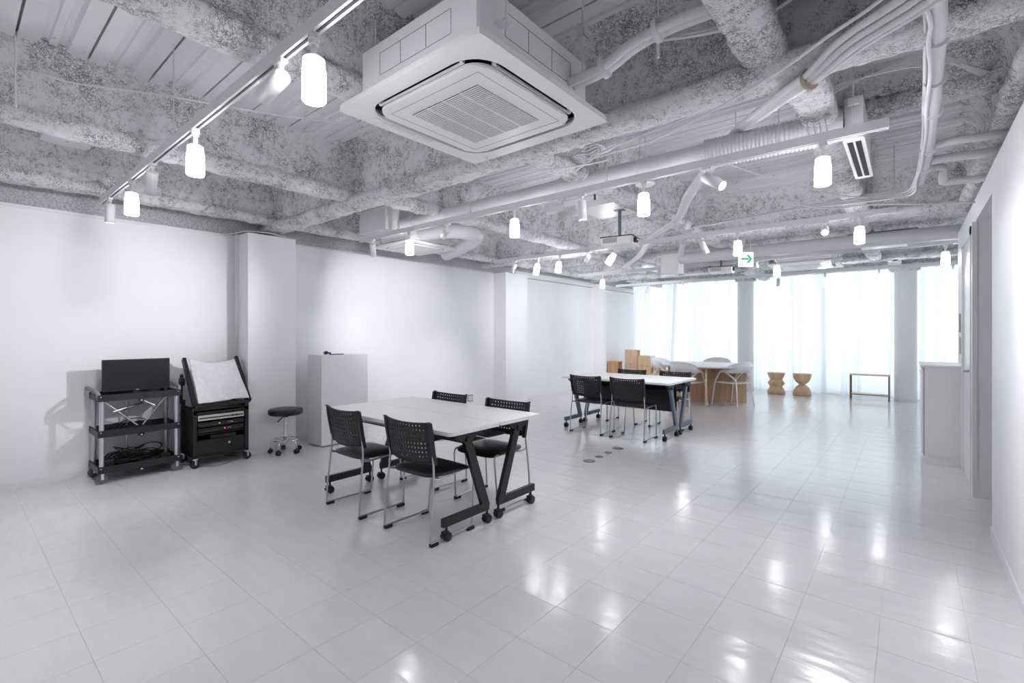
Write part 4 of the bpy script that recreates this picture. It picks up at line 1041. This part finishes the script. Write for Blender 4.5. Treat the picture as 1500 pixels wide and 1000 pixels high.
# cloth over the slanted rails
def cloth():
    p0 = Vector((hx+0.05, 0, 0.645)); p1 = Vector((-0.11, 0, 1.065)); d = p1-p0; up = Vector((d.z, 0, -d.x)).normalized()
    nx, ny = 30, 30; vs = []
    for j in range(ny+1):
        v = j/ny
        for i in range(nx+1):
            u = -1+2*i/nx
            wdt = (0.222 + 0.012*(1-v))
            q = p0+d*v*(0.97+0.03*u*u)+Vector((0, u*wdt, 0))
            sag = 0.012*sin(u*2.2+v*3)+0.016*noise.noise(Vector((u*2.2, v*2.4, 1.7)))+0.006*noise.noise(Vector((u*7, v*6, 4)))
            drop = -0.03*max(0, v-0.9)/0.1*(1-u*u)
            q = q+up*(0.040+sag); q.z += drop
            vs.append(q)
    fs = [(j*(nx+1)+i, j*(nx+1)+i+1, (j+1)*(nx+1)+i+1, (j+1)*(nx+1)+i) for j in range(ny) for i in range(nx)]
    o = MB().add(vs, fs, True).obj('cover_cloth', CLOTH, loc=(-5.70, 1.875, 0)); tag(o, 'white cloth draped over the slanted top of the black rack', 'cloth')
    so = o.modifiers.new('thick', 'SOLIDIFY'); so.thickness = 0.004
cloth()
t = thing('rack_unit', 'silver rack unit with a black stripe and knobs, topmost in the black rack', 'audio device', (-5.62, 1.875, 0.470))
MB().box(-0.12, 0.105, -0.205, 0.205, 0.0, 0.052).obj('case', BLKM, t); MB().box(0.105, 0.11, -0.215, 0.215, 0, 0.054).obj('face_panel', SILV, t); MB().box(0.110, 0.1115, -0.205, 0.21, 0.018, 0.030).obj('stripe', BLK, t)
for y in (0.10, 0.14): MB().cyl((0.11, y, 0.026), (0.122, y, 0.026), 0.010, n=16).obj('knob', BLK, t)
for zz, lb, leds in ((0.405, 'black mixer unit with two yellow lights below the silver unit', ((-0.02, LEDG), (0.10, LEDG))), (0.345, 'black device with a red light in the middle of the rack', ((0.03, LEDR),))):
    t = thing('rack_unit', lb, 'audio device', (-5.62, 1.875, zz))
    MB().box(-0.12, 0.105, -0.205, 0.205, 0.0, 0.045).obj('case', BLKM, t); MB().box(0.105, 0.108, -0.215, 0.215, 0, 0.046).obj('face_panel', BLK, t)
    for y, m_ in leds: MB().box(0.108, 0.110, y-0.006, y+0.006, 0.020, 0.026).obj('indicator', m_, t)
    b = MB()
    for q in range(9): b.box(0.108, 0.1095, -0.19+q*0.018, -0.182+q*0.018, 0.012, 0.018)
    b.box(0.108, 0.110, 0.055, 0.095, 0.018, 0.030) ; b.obj('markings', GREYP, t)
o = MB().rbox(-0.09, 0.09, -0.12, 0.12, 0, 0.04, 0.004).obj('media_player', BLK, loc=(-5.62, 1.90, 0.270)); tag(o, 'black box on the lowest shelf of the rack', 'audio device')
run('power_cable', [(-5.95, 1.62, 0.16), (-5.9, 1.60, 0.4), (-5.93, 1.57, 0.7), (-5.86, 1.60, 0.82)], 0.005, PIPE, 'pale cord hanging between the trolley and the rack', 'cable')
run('power_cable', [(-5.9, 1.58, 0.012), (-5.7, 1.62, 0.008), (-5.45, 1.78, 0.008), (-5.5, 1.95, 0.01), (-5.62, 2.1, 0.012), (-5.8, 2.0, 0.012)], 0.006, GREYP, 'grey cord lying on the floor below the black rack', 'cable')
t = thing('cable_raceway', 'pale vertical cable raceway on the near side of the first pilaster', 'raceway', (-5.93, 2.17, 0))
MB().box(-0.022, 0.022, -0.012, 0.02, 1.42, 2.49).obj('cover', METW, t); MB().tube([(0, 0.0, 1.42), (-0.01, 0, 1.2), (-0.04, -0.01, 0.9)], 0.010, 8, 4).obj('tail', METW, t)

# ------------------------------------------------------------------ swivel stool
t = thing('swivel_stool', 'round black swivel stool with chrome five-caster base by the left wall', 'stool', (-5.47, 2.52, 0))
MB().lathe([(0, 0.435), (0.165, 0.435), (0.178, 0.442), (0.183, 0.455), (0.183, 0.485), (0.176, 0.497), (0.150, 0.503), (0, 0.505)], n=40).obj('seat', SEAT, t)
MB().cyl((0, 0, 0.30), (0, 0, 0.41), 0.013, n=16).cyl((0, 0, 0.12), (0, 0, 0.32), 0.021, n=20).obj('column', CHROME, t)
MB().cyl((0, 0, 0.405), (0, 0, 0.436), 0.028, n=16).obj('seat_mount', BLK, t)
MB().tube([(0.0, -0.01, 0.418), (0.07, -0.09, 0.40), (0.09, -0.13, 0.375)], 0.006, 8, 4).obj('lever', BLK, t)
MB().lathe([(0.021, 0.125), (0.035, 0.128), (0.03, 0.15), (0.021, 0.155)], n=20).tube([(0.135*cos(a), 0.135*sin(a), 0.150) for a in [i*2*pi/24 for i in range(24)]], 0.009, 8, closed=True).obj('foot_ring', CHROME, t)
for i in range(5):
    a = i*2*pi/5+0.35; c_, s_ = cos(a), sin(a)
    MB().tube([(0.02*c_, 0.02*s_, 0.14), (0.10*c_, 0.10*s_, 0.145), (0.145*c_, 0.145*s_, 0.125), (0.158*c_, 0.158*s_, 0.055)], 0.010, 8, 4).obj('leg', CHROME, t)
    b = MB(); M = Matrix.Translation((0.158*c_, 0.158*s_, 0)) @ Matrix.Rotation(a, 4, 'Z')
    for q in (-1, 1): b.cyl(M @ Vector((0, q*0.004, 0.026)), M @ Vector((0, q*0.020, 0.026)), 0.026, n=16)
    b.cyl(M @ Vector((0, 0, 0.03)), M @ Vector((0, 0, 0.065)), 0.010, n=10); b.obj('caster', BLK, t)

# ------------------------------------------------------------------ podium with small device
t = thing('podium', 'tall plain white podium box behind the near table', 'podium', (-5.535, 3.215, 0))
MB().rbox(-0.165, 0.165, -0.315, 0.315, 0.012, 1.095, 0.002).obj('box', PODW, t)
for sx in (-1, 1):
    for sy in (-1, 1): MB().cyl((sx*0.13, sy*0.28, 0.0), (sx*0.13, sy*0.28, 0.013), 0.012, n=12).obj('foot', BLK, t)
t = thing('small_microphone', 'small black handheld device lying on top of the white podium', 'device', (-5.46, 3.02, 1.096))
MB().cyl((0.0, -0.04, 0.022), (0.01, 0.0, 0.030), 0.020, n=18).cyl((0.01, 0.0, 0.028), (0.015, 0.04, 0.018), 0.010, n=12).obj('head', BLK, t)
MB().cyl((0.0, -0.042, 0.022), (0.0, -0.038, 0.023), 0.0165, n=18).obj('ring', SATIN, t)
MB().rbox(-0.012, 0.012, 0.03, 0.22, 0.0, 0.010, 0.003).obj('handle', BLK, t)

# wall plates
t = thing('outlet_plate', 'grey triple outlet plate low on the left wall behind the near table', 'outlet', (-5.994, 6.03, 0.205))
MB().rbox(-0.006, 0.006, -0.065, 0.065, -0.06, 0.06, 0.002).obj('plate', PLATE, t)
for y in (-0.036, 0, 0.036): MB().rbox(0.005, 0.009, y-0.012, y+0.012, -0.038, 0.038, 0.001).obj('socket', TRIM, t)
t = thing('switch_panel', 'grey ladder-shaped switch frame on the right wall above the counter', 'switch', (0.43, 7.02, 1.47))
MB().box(-0.012, 0.0, -0.05, -0.03, -0.10, 0.10).box(-0.012, 0, 0.03, 0.05, -0.10, 0.10).box(-0.012, 0, -0.03, 0.03, 0.035, 0.05).box(-0.012, 0, -0.03, 0.03, -0.05, -0.035).obj('frame', PLATE, t)
t = thing('switch_panel', 'beige switch below the ladder-shaped frame on the right wall', 'switch', (0.43, 7.00, 1.23))
MB().rbox(-0.012, 0.0, -0.035, 0.035, -0.09, 0.09, 0.002).obj('plate', BEIGE, t); MB().box(-0.014, -0.012, 0.0, 0.03, -0.085, 0.085).obj('rocker', TRIM, t)

# ------------------------------------------------------------------ counter cabinet by the right wall
t = thing('counter_cabinet', 'white counter cabinet against the right wall', 'cabinet', (0.27, 6.98, 0))
MB().box(-0.145, 0.152, -0.39, 0.39, 0.075, 1.005).obj('body', CABW, t)
MB().box(-0.10, 0.152, -0.38, 0.38, 0.0, 0.075).box(-0.145, 0.14, -0.39, -0.375, 0.0, 0.078).obj('plinth', CABW, t)
MB().rbox(-0.180, 0.158, -0.40, 0.40, 1.005, 1.028, 0.002).obj('worktop', TRIM, t)
MB().box(-0.149, -0.145, -0.385, 0.385, 0.08, 1.0).obj('door_gap', DARK, t)
for y in (-0.195, 0.195): 
    d_ = MB().rbox(-0.168, -0.149, y-0.19, y+0.19, 0.10, 0.995, 0.002).obj('door', CABW, t)
    MB().box(-0.176, -0.168, y-0.06, y+0.06, 0.93, 0.94).obj('handle', SATIN, d_)
MB().box(0.128, 0.15, -0.388, -0.375, 0.0, 0.06).obj('painted_kick_shadow', DARK, t)  # dark block painted in as shade at the cabinet foot

# ------------------------------------------------------------------ floor discs
for i, (x, y, r, lb) in enumerate(((-2.615, 4.42, 0.066, 'round grey floor cover nearest the viewer in the row of four'), (-2.62, 4.64, 0.045, 'second round grey floor cover in the row of four'), (-2.63, 4.87, 0.045, 'third round grey floor cover in the row of four'), (-2.64, 5.12, 0.066, 'round grey floor cover nearest the far table'), (-2.72, 9.42, 0.07, 'grey floor cover at the foot of the round table'), (-2.60, 9.62, 0.05, 'smaller grey floor cover under the right white armchair'))):
    o = MB().lathe([(r, 0.0), (r, 0.0025), (r-0.004, 0.004), (0, 0.004)], n=32, smooth=False).obj('floor_cover', DISC, loc=(x, y, 0.0)); tag(o, lb, 'floor cover', 'round grey floor service covers')

# ------------------------------------------------------------------ round table with crossed plywood base
t = thing('round_table', 'large round white-topped table on crossed plywood panels', 'table', (-3.13, 9.85, 0), 0.31)
MB().lathe([(0, 0.712), (0.86, 0.712), (0.865, 0.716)], n=64, smooth=False).obj('edge_ply', WOOD, t)
MB().lathe([(0.865, 0.716), (0.868, 0.722), (0.868, 0.738), (0.865, 0.742), (0, 0.742)], n=64, smooth=False).obj('table_top', TRIM, t)
MB().lathe([(0.0, 0.742), (0.07, 0.742), (0.07, 0.745), (0, 0.745)], n=24).obj('cable_cap', METW, t)
MB().box(-0.73, 0.73, -0.02, 0.02, 0.0, 0.712).obj('base_panel', WOOD, t)
MB().box(-0.02, 0.02, -0.73, -0.02, 0.0, 0.712).box(-0.02, 0.02, 0.02, 0.73, 0.0, 0.712).obj('base_panel', WOODP, t)
MB().box(-0.09, 0.075, -0.05, -0.02, 0.0, 0.712).obj('base_post', WOOD, t)
MB().cyl((-0.50, -0.022, 0.16), (-0.50, -0.0195, 0.16), 0.016, n=14).cyl((-0.38, -0.022, 0.15), (-0.38, -0.0195, 0.15), 0.018, n=14).obj('panel_holes', DARK, t)

# ------------------------------------------------------------------ white armchairs
def armchair():
    t = thing('armchair', '', 'chair', (0, 0, 0), 0, 'white plastic armchairs around the round table')
    # back band flowing into arms (front = +y)
    n = 28; vs = []
    prof = []
    for i in range(n+1):
        a = -1.0+2.0*i/n; th = a*1.95
        x = 0.275*sin(th)*1.0; y = -0.045-0.215*cos(th)
        if abs(th) > pi/2: y = -0.045+ (abs(th)-pi/2)*0.34; x = 0.275*(1 if th > 0 else -1)
        e = abs(a); h = 0.165*(1-e**3.0)+0.030; zc = 0.735-0.085*e**1.6
        lean = -0.03*(1-e**2)
        prof.append((x, y, zc, h, lean))
    for x, y, zc, h, lean in prof: vs += [(x, y+lean*-0.2, zc-h/2), (x*1.0, y+lean, zc+h/2)]
    fs = [(2*i, 2*i+2, 2*i+3, 2*i+1) for i in range(n)]
    o = MB().add(vs, fs, True).obj('back_and_arms', CHW, t)
    so = o.modifiers.new('thick', 'SOLIDIFY'); so.thickness = 0.022; so.offset = 0
    b = MB(); b.prism(rrect(0.47, 0.44, 0.10, 6, 0, 0.01), 0.425, 0.447); b.obj('seat', CHW, t)
    for sx in (-1, 1):
        MB().tube([(sx*0.275, 0.03, 0.655), (sx*0.272, 0.10, 0.61), (sx*0.262, 0.17, 0.50), (sx*0.262, 0.21, 0.40), (sx*0.275, 0.27, 0.0)], 0.015, 10, 5, rf=lambda u: 0.018-0.006*u).obj('leg', CHW, t)
        MB().tube([(sx*0.265, 0.02, 0.66), (sx*0.225, -0.09, 0.58), (sx*0.19, -0.175, 0.50), (sx*0.19, -0.205, 0.42), (sx*0.235, -0.265, 0.0)], 0.015, 10, 5, rf=lambda u: 0.017-0.005*u).obj('leg', CHW, t)
        MB().tube([(sx*0.255, 0.20, 0.435), (sx*0.22, 0.0, 0.43), (sx*0.19, -0.19, 0.43)], 0.012, 8, 3).obj('seat_rail', CHW, t)
        MB().tube([(sx*0.06, -0.27, 0.66), (sx*0.12, -0.24, 0.60), (sx*0.185, -0.19, 0.50)], 0.008, 8, 4).obj('back_brace', CHW, t)
    MB().tube([(-0.19, -0.20, 0.432), (0, -0.215, 0.432), (0.19, -0.20, 0.432)], 0.012, 8, 3).obj('rear_rail', CHW, t)
    return t
AC_ = armchair()
def face(dx, dy): return math.atan2(-dx, dy)
arm = [(-2.55, 9.62, face(-.92, .39), 'white armchair on the right side of the round table, nearest the viewer'), (-3.27, 9.14, face(.23, .97), 'white armchair on the left front side of the round table'),
       (-3.98, 9.95, face(.95, -.2), 'white armchair behind the left edge of the round table'), (-3.20, 10.72, face(.1, -.97), 'white armchair behind the right edge of the round table')]
for i, (x, y, rz, lb) in enumerate(arm):
    if i == 0: AC_.location = (x, y, 0); AC_.rotation_euler = (0, 0, rz); AC_['label'] = lb
    else: dup(AC_, (x, y, 0), rz, lb)

# ------------------------------------------------------------------ wooden boxes in the window corner
def open_box(name, x0, x1, y0, y1, z0, z1, m, label, opening, cat='box'):
    t = thing(name, label, cat, ((x0+x1)/2, (y0+y1)/2, z0), 0, 'wooden boxes by the window corner')
    w, d, h = (x1-x0)/2, (y1-y0)/2, z1-z0; k_ = 0.018
    MB().box(-w, w, -d, d, h-k_, h).obj('top_panel', m, t); MB().box(-w, w, -d, d, 0, k_).obj('bottom_panel', m, t)
    if opening != '-y': MB().box(-w, w, -d, -d+k_, k_, h-k_).obj('front_panel', m, t)
    if opening != '+x': MB().box(w-k_, w, -d+k_, d, k_, h-k_).obj('side_panel', m, t)
    MB().box(-w, -w+k_, -d+k_, d, k_, h-k_).obj('side_panel', m, t); MB().box(-w+k_, w-k_, d-k_, d, k_, h-k_).obj('rear_panel', m, t)
    return t
open_box('wooden_box', -5.97, -5.66, 11.0, 11.25, 0, 0.64, WOODR, 'reddish wooden box at the left end of the box group', '+x')
t = open_box('wooden_box', -5.75, -5.40, 11.55, 11.75, 0, 0.93, WOODP, 'tallest pale wooden box with a knot, in the middle of the box group', '+x')
MB().cyl((0.0, -0.1015, 0.55), (0.0, -0.099, 0.55), 0.014, n=12).obj('knot', WOODD, t)
open_box('wooden_box', -5.60, -5.33, 11.20, 11.42, 0, 0.45, WOODP, 'low pale wooden box in front of the tallest box', '-y')
t = thing('drawer_chest', 'stack of plain wooden drawers beside the tallest box', 'drawers', (-5.06, 11.36, 0), 0, 'wooden boxes by the window corner')
MB().box(-0.16, 0.16, -0.14, 0.14, 0, 0.80).obj('carcass', WOODP, t)
for q in range(3): MB().rbox(-0.158, 0.158, -0.156, -0.14, 0.02+q*0.262, 0.272+q*0.262, 0.003).obj('drawer', WOOD, t)
MB().box(0.16, 0.165, -0.14, 0.14, 0.50, 0.80).obj('white_side', TRIM, t); MB().cyl((0.165, 0.02, 0.60), (0.167, 0.02, 0.60), 0.02, n=12).obj('knob', DARK, t)
open_box('wooden_box', -4.86, -4.62, 11.3, 11.52, 0, 0.56, WOODR, 'low reddish wooden box at the right end of the box group', '-x')
open_box('wooden_box', -4.80, -4.45, 11.0, 11.2, 0, 0.40, WOOD, 'lowest wooden box in front of the right end of the box group', '-x')

# ------------------------------------------------------------------ turned stools and bench
o = MB().lathe([(0, 0), (0.165, 0), (0.178, 0.01), (0.178, 0.05), (0.160, 0.10), (0.128, 0.150), (0.124, 0.165), (0.150, 0.205), (0.176, 0.240), (0.150, 0.275), (0.124, 0.315), (0.126, 0.33), (0.150, 0.38), (0.176, 0.44), (0.180, 0.462), (0.174, 0.475), (0, 0.475)], n=44).obj('turned_stool', STOOLW, loc=(-2.30, 12.08, 0))
tag(o, 'turned wooden stool with a double waist in front of the curtain', 'stool', 'turned wooden stools')
o = MB().lathe([(0, 0), (0.165, 0), (0.178, 0.012), (0.176, 0.06), (0.160, 0.12), (0.125, 0.18), (0.080, 0.22), (0.052, 0.238), (0.080, 0.256), (0.125, 0.296), (0.160, 0.355), (0.178, 0.42), (0.181, 0.462), (0.176, 0.475), (0, 0.475)], n=44).obj('turned_stool', STOOLW, loc=(-1.80, 12.12, 0))
tag(o, 'hourglass-shaped turned wooden stool in front of the curtain', 'stool', 'turned wooden stools')
t = thing('wooden_bench', 'slim low wooden bench with a lower shelf, left of the collared column', 'bench', (-0.615, 12.16, 0))
MB().rbox(-0.325, 0.325, -0.14, 0.14, 0.500, 0.522, 0.002).obj('seat', WOODP, t)
for sx in (-1, 1):
    for sy in (-1, 1): MB().box(sx*0.313-0.011, sx*0.313+0.011, sy*0.128-0.011, sy*0.128+0.011, 0.0, 0.50).obj('leg', WOODD, t)
MB().box(-0.30, 0.30, -0.13, 0.13, 0.108, 0.122).obj('shelf', WOODP, t)
MB().box(-0.30, 0.30, -0.139, -0.13, 0.100, 0.118).obj('front_edge', WOODD, t)
